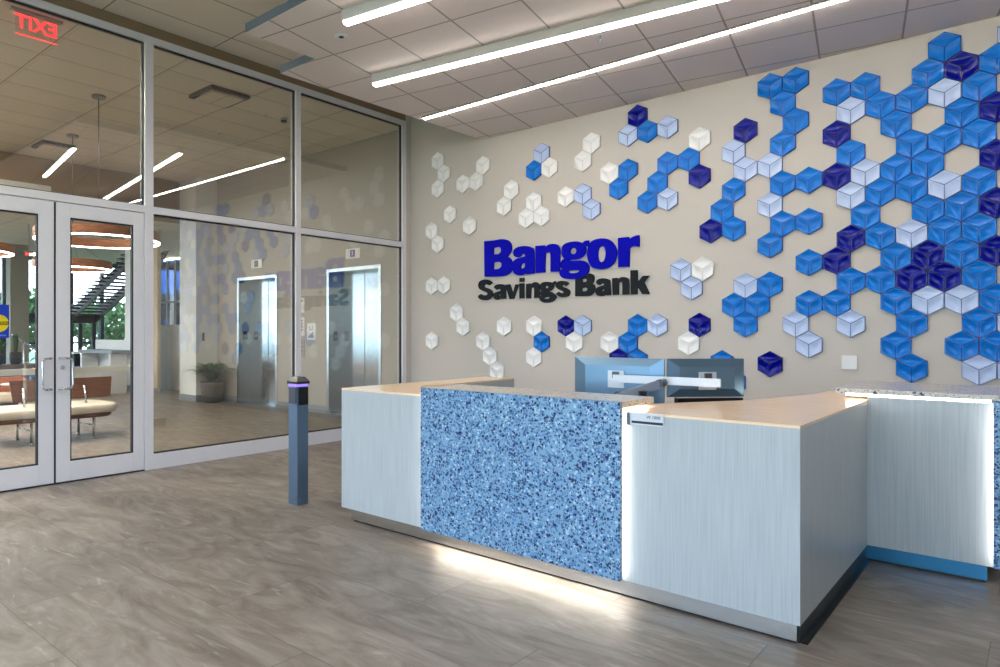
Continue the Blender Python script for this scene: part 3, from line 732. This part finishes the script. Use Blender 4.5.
box(bx+.0585, bx+.072, by-.045, by+.045, .79, .93, bevel=.003).build('reader_face', M['black'], t)
mb = MB(); mb.tube([(bx+.0582, by-.03, .045), (bx+.061, by-.03, .045)], .006, 10); mb.build('screw', M['chrome'], t)
mb = MB(); mb.tube([(bx+.035, by-.0552, .045), (bx+.035, by-.058, .045)], .006, 10); mb.build('screw', M['chrome'], t)

# ------------------------------------------------------------------ reception desk
FX0, FX1, FY = -3.67, -.752, 3.25
t = desk = thing('reception_desk', 'large L-shaped pale reception desk with blue-chipped terrazzo front', 'reception desk', (-2.2, 3.6, 0))
ZT = .965
mb = MB()
zt = ZT-.012
mb.box(FX0, FX1, FY, FY+.06, .115, zt)                      # front
mb.box(FX1-.06, FX1, FY+.06, 4.85, .115, zt)                # right return
mb.box(FX0, FX0+.06, FY+.06, 4.97, .115, zt)                # left return
mb.box(FX0+.06, -3.36, 4.91, 4.97, .115, zt); mb.box(-3.39, -3.36, 3.72, 4.91, .115, zt)
mb.box(FX0+.06, -1.62, 3.69, 3.72, .3, zt)
mb.box(FX1, -.192, 4.765, 4.825, .115, .985)                # second section front
mb.box(-.25, -.192, 4.825, 6.1, .115, .985)
mb.build('body', M['lam'], t)
mb = MB()
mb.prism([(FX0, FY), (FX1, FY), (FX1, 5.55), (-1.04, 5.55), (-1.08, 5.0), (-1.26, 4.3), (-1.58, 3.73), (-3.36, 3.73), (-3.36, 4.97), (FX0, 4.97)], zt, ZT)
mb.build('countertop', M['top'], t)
box(-3.34, -1.6, 3.74, 4.35, .71, .74).build('worktop', M['lam'], t)
# recessed kick plates
mb = MB()
mb.box(-3.662, -.785, 3.335, 3.345, .012, .115); mb.build('kick_plate', M['kick'], t)
box(-.785, -.775, 3.346, 4.86, .004, .115).build('kick_plate', M['black'], t)
box(-.775, -.22, 4.86, 4.87, .012, .115).build('kick_plate', M['bluesteel'], t)
box(-.774, -.748, 3.36, 4.85, 0, .003).build('floor_strip', M['black'], t)
mb = MB(); mb.box(-3.64, -.79, 3.346, 3.4, 0, .114); mb.box(-3.64, -3.6, 3.4, 4.9, 0, .114); mb.box(-.84, -.786, 3.4, 4.86, 0, .114); mb.box(-.774, -.23, 4.871, 4.95, 0, .114)
mb.box(-.3, -.23, 4.95, 6.0, 0, .114)
mb.build('plinth', M['black'], t)
# terrazzo waterfall panel 1
TX0, TX1, TY = -2.862, -1.535, 3.195
mb = MB().box(TX0, TX1, TY, TY+.028, .125, 1.014)
tp = mb.build('terrazzo_panel', M['terr'], t)
box(TX0, TX1, TY+.029, 3.60, .984, 1.014).build('terrazzo_cap', M['terrtop'], t)
# terrazzo panel 2 at the right edge
box(-.188, 1.1, 4.70, 4.73, .125, 1.004).build('terrazzo_panel', M['terr'], t)
box(-.905, 1.1, 4.70, 5.45, 1.005, 1.033).build('terrazzo_cap', M['terrtop'], t)
box(-.19, 1.1, 4.80, 4.86, .115, .985).build('rear_panel', M['lam'], t)
# light strips
mb = MB()
mb.box(TX1-.05, TX1-.012, TY+.0285, TY+.0305, .14, .975); mb.box(TX0+.012, TX0+.05, TY+.0285, TY+.0305, .14, .975)
mb.box(TX1-.055, TX1-.02, 3.24, 3.58, .981, .9835)
mb.build('light_strip', M['led'], t)
mb = MB(); mb.box(TX0+.03, TX1-.02, 3.318, 3.332, .108, .1145); mb.build('light_strip', M['ledfloor'], t)
mb = MB(); mb.box(-.86, -.2, 4.772, 4.776, .986, 1.0045); mb.box(-.176, -.14, 4.7305, 4.7325, .14, .97); mb.build('light_strip', M['led'], t)
# small steel name plate
t2 = thing('desk_sign', 'small steel sign with a black bar and 1000 on the desk front', 'sign', (-1.42, FY, .93))
box(-1.505, -1.335, FY-.008, FY-.001, .905, .963).build('plate', M['armwhite'], t2)
box(-1.518, -1.5055, FY-.014, FY-.001, .902, .964).build('edge_bracket', M['darkgrey'], t2)
box(-1.495, -1.338, FY-.0098, FY-.0082, .912, .924).build('bar', M['ink'], t2)
text_mesh('lettering', 'W 1000', .021, M['ink'], t2, (-1.385, FY-.0092, .946), (1, 0, 0), (0, 0, 1), .0004)

# ------------------------------------------------------------------ monitors and arm
def monitor(x, y, ang, w, z0, z1, label):
    t = thing('computer_monitor', label, 'monitor', (x, y, z0), 'monitors on the desk')
    ca, sa = math.cos(ang), math.sin(ang)
    def P(a, b, z): return (x+a*ca-b*sa, y+a*sa+b*ca, z)
    # dished back: outer rim and a sloped inner panel
    mb = MB(); hw = w/2
    o = [mb.bm.verts.new(P(a, 0, z)) for a, z in ((-hw, z0), (hw, z0), (hw, z1), (-hw, z1))]
    o2 = [mb.bm.verts.new(P(a, .012, z)) for a, z in ((-hw, z0), (hw, z0), (hw, z1), (-hw, z1))]
    i = [mb.bm.verts.new(P(a, -.018, z)) for a, z in ((-hw*.72, z0+.05), (hw*.72, z0+.05), (hw*.72, z1-.05), (-hw*.72, z1-.05))]
    mb.bm.faces.new(i)
    for k in range(4):
        f = mb.bm.faces.new([o[k], o[(k+1)%4], i[(k+1)%4], i[k]]); mb.bm.faces.new([o2[k], o2[(k+1)%4], o[(k+1)%4], o[k]])
    mb.bm.faces.new(o2[::-1])
    for f in mb.bm.faces: f.smooth = False
    mb.build('housing', M['mon'], t)
    MB().obox(P(0, .0135, (z0+z1)/2), ang, w-.02, .002, z1-z0-.02).build('screen', M['black'], t)
    MB().obox(P(0, -.0015, z1-.012), ang, w*.72, .003, .006).build('vent_slot', M['black'], t)
    MB().obox(P(0, -.022, 1.062), ang, .11, .007, .11).build('mount_plate', M['armwhite'], t)
    MB().obox(P(0, -.03, 1.09), ang, .045, .008, .04).build('mount_bracket', M['darkgrey'], t)
monitor(-2.005, 4.14, .03, .60, .86, 1.199, 'left computer monitor of the pair, its back lit blue')
monitor(-1.53, 4.36, .82, .49, .962, 1.199, 'right computer monitor of the pair, grey and turned away')
t = thing('monitor_arm', 'white and grey dual monitor arm with crossbar behind the terrazzo ledge', 'monitor arm', (-1.73, 3.95, .741))
MB().obox((-1.665, 4.055, 1.072), .045, .64, .02, .047).build('crossbar', M['armwhite'], t)
mb = MB(); v = []
for (x, y, z0, z1) in ((-1.885, 3.855, .965, .992), (-1.655, 4.005, 1.03, 1.085)):
    for (ox, oy) in ((-.012, .018), (.012, -.018)): v += [mb.bm.verts.new((x+ox, y+oy, z0)), mb.bm.verts.new((x+ox, y+oy, z1))]
for f in ((0, 1, 3, 2), (4, 6, 7, 5), (0, 4, 5, 1), (2, 3, 7, 6), (1, 5, 7, 3), (0, 2, 6, 4)): mb.bm.faces.new([v[i] for i in f])
mb.build('lower_arm', M['armgrey'], t)
MB().tube([(-1.665, 3.975, 1.058), (-1.665, 4.045, 1.062)], .024, 16).build('joint', M['darkgrey'], t)
MB().tube([(-1.87, 3.85, .99), (-1.87, 3.89, .99)], .018, 16).build('joint', M['darkgrey'], t)
MB().tube([(-1.73, 3.9, .742), (-1.73, 3.9, 1.015)], .024, 14).build('post', M['black'], t)
box(-1.80, -1.66, 3.83, 3.97, .7405, .755).build('clamp_base', M['black'], t)
tag(MB().obox((-1.53, 4.41, .848), .82, .42, .05, .21).build('desk_organizer', M['black']), 'black desk organiser under the right monitor', 'organiser')
tag(box(-1.297+.0, -1.18, YB-.016, YB-.001, 1.04, 1.16, bevel=.003).build('wall_switch', M['plate']), 'white wall plate below the tiles to the right of the monitors', 'switch')

# ------------------------------------------------------------------ hexagon wall tiles
HS = .1242
def tile_mesh(k):
    bm = bmesh.new(); T = .022; back = 0
    hexv = [(HS*math.cos(math.radians(90+60*i)), HS*math.sin(math.radians(90+60*i))) for i in range(6)]  # 0 top,1 ul,2 ll,3 bottom,4 lr,5 ur
    sc = .985
    hexv = [(a*sc, b*sc) for a, b in hexv]
    C = (0, 0)
    rh = [(C, hexv[5], hexv[0], hexv[1]), (C, hexv[1], hexv[2], hexv[3]), (C, hexv[3], hexv[4], hexv[5])]
    us = [0, .03, .14, .3, .5, .7, .86, .97, 1]
    for (p0, p1, p2, p3) in rh:
        g = []
        for u in us:
            row = []
            for v in us:
                x = p0[0]*(1-u)*(1-v)+p1[0]*u*(1-v)+p2[0]*u*v+p3[0]*(1-u)*v
                z = p0[1]*(1-u)*(1-v)+p1[1]*u*(1-v)+p2[1]*u*v+p3[1]*(1-u)*v
                uu = (u-.03)/.94; vv = (v-.03)/.94
                d = 0
                if 0 <= uu <= 1 and 0 <= vv <= 1: d = .019*(1-(2*uu-1)**2)*(1-(2*vv-1)**2)
                if u in (0, 1) or v in (0, 1): d = .0015
                row.append(bm.verts.new((x, -(T-d), z)))
            g.append(row)
        n = len(us)
        for i in range(n-1):
            for j in range(n-1):
                f = bm.faces.new([g[i][j], g[i+1][j], g[i+1][j+1], g[i][j+1]])
                border = i in (0, n-2) or j in (0, n-2)
                f.material_index = 1 if border else 0; f.smooth = not border
    bmesh.ops.remove_doubles(bm, verts=bm.verts, dist=1e-5)
    e = [e_ for e_ in bm.edges if e_.is_boundary]
    r = bmesh.ops.extrude_edge_only(bm, edges=e)
    for v in [q for q in r['geom'] if isinstance(q, bmesh.types.BMVert)]: v.co.y = -.0015
    for f in [q for q in r['geom'] if isinstance(q, bmesh.types.BMFace)]: f.material_index = 1
    bmesh.ops.recalc_face_normals(bm, faces=bm.faces)
    # make sure the front faces the room (-Y)
    bm.faces.ensure_lookup_table()
    if bm.faces[0].normal.y > 0: bmesh.ops.reverse_faces(bm, faces=bm.faces)
    me = bpy.data.meshes.new('hexagon_tile'); bm.to_mesh(me); bm.free()
    me.materials.append(TILE[k][0]); me.materials.append(TILE[k][1])
    return me
ROWS = {6: '-46W -20N -8B -6B 4B 8P', 5: '-45W -39W -31P -25W -21P -19B -17P -7B -3B -1B 3B 5N 7B', 4: '-46W -42W -40W -32B -30W -26W -14W -10N -6B -2P 0B 2B 4P 6B', 3: '-35W -23W -21B -17B -15B -11P -7B -3N 1B 5B 7N', 2: '-44W -36W -32W -28W -26P -22B -18B -14N -10P -8P -2B 2B 4B 6B', 1: '-47W -41W -33W -31W -25P -19B -17P -11B -7B -5B -3N -1P 1B 3B 7N', 0: '-46W -12B -8P -2P 0B 2B 4P 6B', -1: '-13N -11B -7B -5B -1B 3B 5B 7N', -2: '-8B -2N 0B 2P 4B 6B', -3: '-47W -45W -15P -13W -5B -3N 1B 3N 5B 7N', -4: '-14P -10P -8B -2B 0B 2N 4N 6B', -5: '-43W -11B -9B -5B -3B 1B 3P 5P 7B', -6: '-42W -36W -32W -28N -26P -20B -18P -14N -10B -6P -2P 2B 6B 8P', -7: '-47W -39W -31B -27W -23W -21B -15W -5P 1B 5B 7B', -8: '-38W -32W -22N -20B -12B -8N 2B 6P 8P', -9: '-37W -11B'}
cells = {}
for j, s in ROWS.items():
    for q in s.split(): cells[(int(q[:-1]), j)] = q[-1]
for k, q in {(8, 4): 'B', (9, 5): 'P', (9, 3): 'B', (9, 1): 'P', (8, 2): 'P', (8, 0): 'B', (9, -1): 'P', (8, -2): 'B', (9, -5): 'B', (8, -4): 'B'}.items(): pass
CN = dict(W='white', P='pale periwinkle', B='royal blue', N='navy')
ORD = ['', 'first', 'second', 'third', 'fourth', 'fifth', 'sixth', 'seventh', 'eighth', 'ninth', 'tenth', 'eleventh', 'twelfth', 'thirteenth', 'fourteenth', 'fifteenth', 'sixteenth']
PLACE = {(-47, -7): 'low beside the glass partition', (-47, 1): 'pair beside the glass, level with the lettering top', (-46, 6): 'topmost chain beside the glass partition',
 (-45, -3): 'pair left of the S of Savings', (-44, 2): 'right of and above the leftmost pair', (-43, -5): 'pair left of the desk lettering, below Savings',
 (-41, 1): 'just above and left of the B of Bangor', (-39, 5): 'chain near the ceiling corner', (-39, -7): 'slanting chain above the desk end',
 (-36, -6): 'alone below the a of Savings', (-35, 3): 'pair above the a of Bangor', (-32, 2): 'trio above the n of Bangor', (-32, -6): 'trio below the g of Savings',
 (-31, 5): 'trio high above the g of Bangor', (-28, -6): 'trio below the a of Bank', (-25, 5): 'pair high above the o of Bangor', (-28, 2): 'trio right above the o of Bangor',
 (-21, 3): 'trio high right of the lettering', (-20, -6): 'cluster above the left monitor', (-20, 6): 'topmost cluster over the lettering end',
 (-14, 4): 'arched cluster upper right of Bangor', (-14, -6): 'pair above the right monitor', (-15, -3): 'trio right of the k of Bank',
 (-12, -8): 'pair half hidden by the right monitor', (-10, -4): 'compact cluster left of the big mass', (-8, -8): 'alone to the right of the monitors'}
adj = [(2, 0), (-2, 0), (1, 1), (-1, 1), (1, -1), (-1, -1)]
left = set(cells); comps = []
while left:
    st = [min(left)]; comp = []
    while st:
        q = st.pop()
        if q in left:
            left.discard(q); comp.append(q); st += [(q[0]+a, q[1]+b) for a, b in adj if (q[0]+a, q[1]+b) in left]
    comps.append(comp)
labels = {}
for comp in comps:
    if len(comp) > 20:
        rows = sorted({q[1] for q in comp}, reverse=True)
        for ri, j in enumerate(rows):
            r = sorted(q for q in comp if q[1] == j)
            for k, q in enumerate(r): labels[q] = '%s hexagon tile, %s from left in %s row of the big right-hand mass' % (CN[cells[q]], ORD[k+1], ORD[ri+1])
        continue
    place = next((PLACE[q] for q in comp if q in PLACE), None)
    if place is None: place = 'on the wall'
    for q in comp:
        c = cells[q]; same = [p for p in comp if cells[p] == c]
        if len(comp) == 1: w = ''
        elif len(same) == 1: w = 'only '+CN[c]
        else:
            o = sorted(same, key=lambda p: (-p[1], p[0])); xs = sorted(same)
            if len(same) == 2 and o[0][1] != o[1][1]: w = ('upper ' if q == o[0] else 'lower ')+CN[c]
            elif len(same) == 2: w = ('left ' if q == xs[0] else 'right ')+CN[c]
            elif q == o[0] and o[1][1] != q[1]: w = 'topmost '+CN[c]
            elif q == o[-1] and o[-2][1] != q[1]: w = 'lowest '+CN[c]
            elif q == xs[0] and xs[1][0] != q[0]: w = 'leftmost '+CN[c]
            elif q == xs[-1] and xs[-2][0] != q[0]: w = 'rightmost '+CN[c]
            else: w = 'middle '+CN[c]
        w = w or CN[c]
        labels[q] = '%s hexagon wall tile %s%s' % (w, '' if len(comp) == 1 else 'of the ', place)
proto = {}
for (i, j), c in sorted(cells.items()):
    if c not in proto:
        proto[c] = bpy.data.objects.new('hexagon_tile', tile_mesh(c)); o = proto[c]
    else: o = proto[c].copy()
    COL.objects.link(o)
    x = -1.0126+.10765*i; z = 2.5567+.18636*j
    if (i, j) in ((-15, -3), (-13, -3), (-14, -4)): x -= .078
    o.location = (x, YB, z)
    o['label'] = labels[(i, j)]; o['category'] = 'wall tile'; o['group'] = 'glazed hexagon tiles on the back wall'

# ------------------------------------------------------------------ wall lettering
def wp(x, y, Y):   # photo frame point -> point on the plane at distance Y
    u = (x-407.4)/682; v = (332.7-y)/682
    dx = -math.sin(TH)+math.cos(TH)*u; dy = math.cos(TH)+math.sin(TH)*u
    k = Y/dy
    return dx*k, H+v*k
def glyph_loop(s, ox, oy, sc, Y):
    P = []
    for q in s.split():
        c = q.endswith('!'); a, b = q.rstrip('!').split(',')
        x, z = wp(ox+float(a)/sc, oy+float(b)/sc, Y); P.append((Vector((x, z)), c))
    out = []; n = len(P)
    for k in range(n):
        p1, c1 = P[k]; p2, c2 = P[(k+1) % n]; p0 = P[k-1][0] if not c1 else p1; p3 = P[(k+2) % n][0] if not c2 else p2
        if c1 and c2: out.append(p1); continue
        for i in range(5):
            t_ = i/5
            out.append(.5*((2*p1)+(-p0+p2)*t_+(2*p0-5*p1+4*p2-p3)*t_*t_+(-p0+3*p1-3*p2+p3)*t_**3))
    return out
def letter(name, loops, ox, oy, sc, y0, y1, m, parent):
    cu = bpy.data.curves.new(name, 'CURVE'); cu.dimensions = '2D'; cu.fill_mode = 'BOTH'; cu.extrude = (y1-y0)/2
    for s in loops:
        pts = glyph_loop(s, ox, oy, sc, y0)
        sp = cu.splines.new('POLY'); sp.points.add(len(pts)-1); sp.use_cyclic_u = True
        for k, p in enumerate(pts): sp.points[k].co = (p.x, p.y, 0, 1)
    tmp = bpy.data.objects.new('tmp', cu); COL.objects.link(tmp)
    me = bpy.data.meshes.new_from_object(tmp.evaluated_get(bpy.context.evaluated_depsgraph_get())); bpy.data.objects.remove(tmp)
    for v in me.vertices:
        x, z, d = v.co; v.co = (x-parent.location.x, (y0+y1)/2-d-parent.location.y, z-parent.location.z)
    me.materials.clear(); me.materials.append(m); me.name = name
    bm = bmesh.new(); bm.from_mesh(me); bmesh.ops.remove_doubles(bm, verts=bm.verts, dist=1e-5); bmesh.ops.recalc_face_normals(bm, faces=bm.faces); bm.to_mesh(me); bm.free()
    o = bpy.data.objects.new(name, me); COL.objects.link(o); o.parent = parent
    return o
SB = 11.917
big = [('letter', ['72,157! 180,148! 280,132 350,145 392,200 388,280 345,338! 390,375 408,440 395,510 345,555 270,575 75,580!', '180,235! 235,225 268,240 270,280 240,310 180,312!', '182,408! 240,402 275,420 272,460 240,487 182,490!'], 478),
 ('letter', ['415,300! 430,255 480,225 560,213 630,230 662,280 668,540! 578,550! 560,540! 530,558 470,562 425,535 405,480 410,410 450,370 510,350 555,340! 558,320 540,305 515,315 505,335! 470,350 430,335', '557,415! 525,422 505,450 508,478 535,480 557,460'], 478),
 ('letter', ['62,212! 172,205! 180,228! 215,200 270,187 320,198 348,240 352,300 350,518! 242,520! 242,320 228,292 200,292 178,315 175,528! 65,535!'], 530),
 ('letter', ['697,145! 703,220! 660,215! 662,260 650,310 610,350 550,372 480,378 465,385! 520,390 600,385 660,400 695,440 698,500 670,550 610,590 530,607 440,605 380,590 350,550 352,515 385,488! 365,470 360,430 375,390 405,365! 375,320 370,270 385,215 430,180 500,162 570,160 620,180! 650,155', '515,235 545,250 550,280 535,305 505,310 478,295 475,265 490,242', '445,520 470,505 530,502 585,503! 580,520 550,533 490,538'], 530),
 ('letter', ['210,123 290,135 350,185 385,260 385,330 355,410 290,470 200,490 110,475 60,420 35,340 35,270 55,200 110,145', '210,215 240,230 255,280 252,340 235,390 205,405 175,390 163,340 163,280 178,232'], 584),
 ('letter', ['402,118! 530,105! 538,135! 570,110 620,88 655,85! 655,225! 600,215 560,222 538,245! 535,460! 405,465!'], 584)]
t = thing('wall_lettering', 'large raised bright blue word Bangor on the back wall', 'lettering', (-4.5, YB-.02, 2.1))
for nme, loops, ox in big: letter(nme, loops, ox, 228, SB, YB-.030, YB-.006, M['blue'], t)
SS = 16.667
small = [(['300,215! 250,255! 215,240 185,240 168,262 175,285 230,305 290,340 312,390 300,440 255,485 190,503 120,495 80,470 60,435! 108,400! 150,418 200,420 220,405 215,380 160,355 100,325 70,280 72,220 105,180 170,158 240,165 290,195'], 474, 270),
 (['330,290! 345,260 400,238 470,238 510,260 525,300 530,475! 460,480! 445,470! 400,495 350,490 322,455 320,410 350,375 410,355 440,345! 440,325 415,315 390,325 375,330!', '435,395! 410,410 400,430 420,435 435,425'], 474, 270),
 (['515,245! 595,240! 645,380! 685,240! 745,240! 660,480! 590,485!'], 474, 270),
 (['752,225! 830,220! 835,470! 755,475!', '755,130! 832,128! 832,195! 755,197!'], 474, 270),
 (['-35,318! 35,305! 45,325! 80,295 130,285 170,310 185,360 185,545! 100,550! 100,400 85,370 60,375 48,400 45,555! -35,558!'], 528, 265),
 (['460,265! 465,320! 430,325! 430,360 400,410 340,440 300,443! 370,445 430,475 465,510 460,560 420,600 350,625 270,625 210,600 185,560 190,530 215,510! 190,490 195,460 220,430! 195,390 200,330 240,290 310,280 370,285 405,300! 430,275', '310,345 335,360 335,378 310,390 288,378 290,355', '270,545 310,535 355,537! 350,553 310,565 275,565'], 528, 265),
 (['680,310! 630,350! 600,332 570,340 575,360 640,385 690,420 700,460 670,515 600,535 530,530 480,500 465,480! 510,445! 540,465 580,465 590,450 560,430 500,400 460,360 465,310 500,275 570,262 640,275'], 528, 265),
 (['85,165! 250,145 330,140 380,160 402,200 398,260 370,310! 410,345 415,410 390,470 330,510 250,518 85,520!', '200,235! 250,228 275,240 272,270 245,285 200,288!', '198,385! 255,378 285,390 282,420 255,435 200,437!'], 570, 265),
 (['430,290! 450,250 500,225 580,222 640,240 665,280 680,500! 600,505! 590,495! 550,515 490,518 445,500 420,455 425,400 460,370 510,350 565,335! 565,315 540,305 510,320 500,330! 465,330', '570,400! 540,410 530,435 550,440 570,425'], 570, 265),
 (['700,220! 790,212! 800,240! 840,205 900,200 950,215 980,270 985,490! 870,495! 868,310 850,285 825,290 812,320 810,495! 705,500!'], 570, 265),
 (['503,88! 620,85! 628,280! 710,180! 820,175! 735,290! 820,470! 815,485! 700,485! 635,375! 620,400! 620,485! 510,490!'], 600, 265)]
t = thing('wall_lettering', 'smaller raised charcoal words Savings Bank below Bangor', 'lettering', (-4.5, YB-.02, 1.8))
for loops, ox, oy in small: letter('letter', loops, ox, oy, SS, YB-.022, YB-.005, M['char'], t)

# ------------------------------------------------------------------ outdoors beyond the far windows
struct('ground', MB().box(-60, -23.1, -30, 40, -.3, -.2).box(-23.1, 20, -40, -4.15, -.3, -.2), M['grass'])
def tree(x, y, h, r, label, seed):
    rnd = random.Random(seed)
    t = thing('tree', label, 'tree', (x, y, -.2), 'trees outside the far windows')
    MB().tube([(x, y, -.2), (x+.05, y, h*.4), (x, y+.05, h*.7)], .14, 8, .07).build('trunk', M['trunk'], t)
    mb = MB()
    for k in range(900):
        d = Vector((rnd.gauss(0, 1), rnd.gauss(0, 1), rnd.gauss(0, 1))).normalized()*r*rnd.uniform(.55, 1.05)
        p = Vector((x, y, h*.62))+Vector((d.x, d.y, d.z*h*.38/r))
        a = Vector((rnd.gauss(0, 1), rnd.gauss(0, 1), rnd.gauss(0, 1))).normalized()*.16
        b = a.orthogonal().normalized()*.09
        mb.quad([p-a, p-b, p+a, p+b])
    mb.build('foliage', M['hedge'], t, fix=False)
for k, (x, y, h, r, lb) in enumerate([(-26.5, 8.4, 2.9, 1.2, 'low green tree outside, left of the staircase landing'), (-26.5, 11.3, 2.7, 1.3, 'green tree outside, seen under the staircase'),
        (-27.5, 14.5, 3.1, 1.4, 'green tree outside, right of the staircase'), (-26, 5.6, 2.2, 1.2, 'green shrub tree outside behind the grey column')]):
    tree(x, y, h, r, lb, 20+k)
for k, x in enumerate([-22, -16.5, -11, -5, 1]):
    tree(x, -16-(k % 2)*3, 3.4, 2.6, 'green tree outside behind the camera', 40+k)

# ------------------------------------------------------------------ world and camera
w = bpy.data.worlds.new('sky'); S.world = w; w.use_nodes = True; nt = w.node_tree; bg = nt.nodes['Background']
tc = N(nt, 'ShaderNodeTexCoord'); sx = N(nt, 'ShaderNodeSeparateXYZ'); nt.links.new(tc.outputs['Generated'], sx.inputs[0])
r = ramp(nt, [(.0, (.55, .66, .74, 1)), (.5, (.78, .9, 1, 1)), (.62, (.62, .8, 1, 1)), (1, (.35, .6, 1, 1))])
ma = N(nt, 'ShaderNodeMath', operation='MULTIPLY_ADD'); nt.links.new(sx.outputs['Z'], ma.inputs[0]); ma.inputs[1].default_value = .5; ma.inputs[2].default_value = .5
nt.links.new(ma.outputs[0], r.inputs[0]); nt.links.new(r.outputs[0], bg.inputs[0]); bg.inputs[1].default_value = 6.2
def portal(n, x, y, z, sx_, sz_, rot):
    L = bpy.data.lights.new(n, 'AREA'); L.shape = 'RECTANGLE'; L.size = sx_; L.size_y = sz_; L.cycles.is_portal = True
    o = bpy.data.objects.new(n, L); COL.objects.link(o); o.location = (x, y, z); o.rotation_euler = rot
portal('daylight_portal', -1.74, -4.2, 2.05, 9.4, 3.4, (math.radians(90), 0, 0))
portal('daylight_portal', -19.6, -4.2, 2.05, 6.8, 3.4, (math.radians(90), 0, 0))
portal('daylight_portal', -23.15, 5, 2.0, 18, 3.3, (math.radians(90), 0, math.radians(-90)))

cam = bpy.data.cameras.new('camera'); co = bpy.data.objects.new('camera', cam); COL.objects.link(co)
cam.sensor_width = 36; cam.lens = 36*.682; cam.shift_x = .0926; cam.shift_y = -.0008; cam.clip_start = .05; cam.clip_end = 200
co.location = (0, 0, H); co.rotation_euler = (math.radians(90), 0, TH)
S.camera = co
S.view_settings.view_transform = 'Standard'; S.view_settings.look = 'None'; S.view_settings.gamma = 1; S.view_settings.use_curve_mapping = False
S.view_settings.exposure = .44
S.cycles.max_bounces = 10; S.cycles.diffuse_bounces = 5; S.cycles.glossy_bounces = 5; S.cycles.transparent_max_bounces = 24
S.cycles.caustics_reflective = False; S.cycles.caustics_refractive = False; S.cycles.sample_clamp_indirect = 6
S.cycles.use_denoising = True
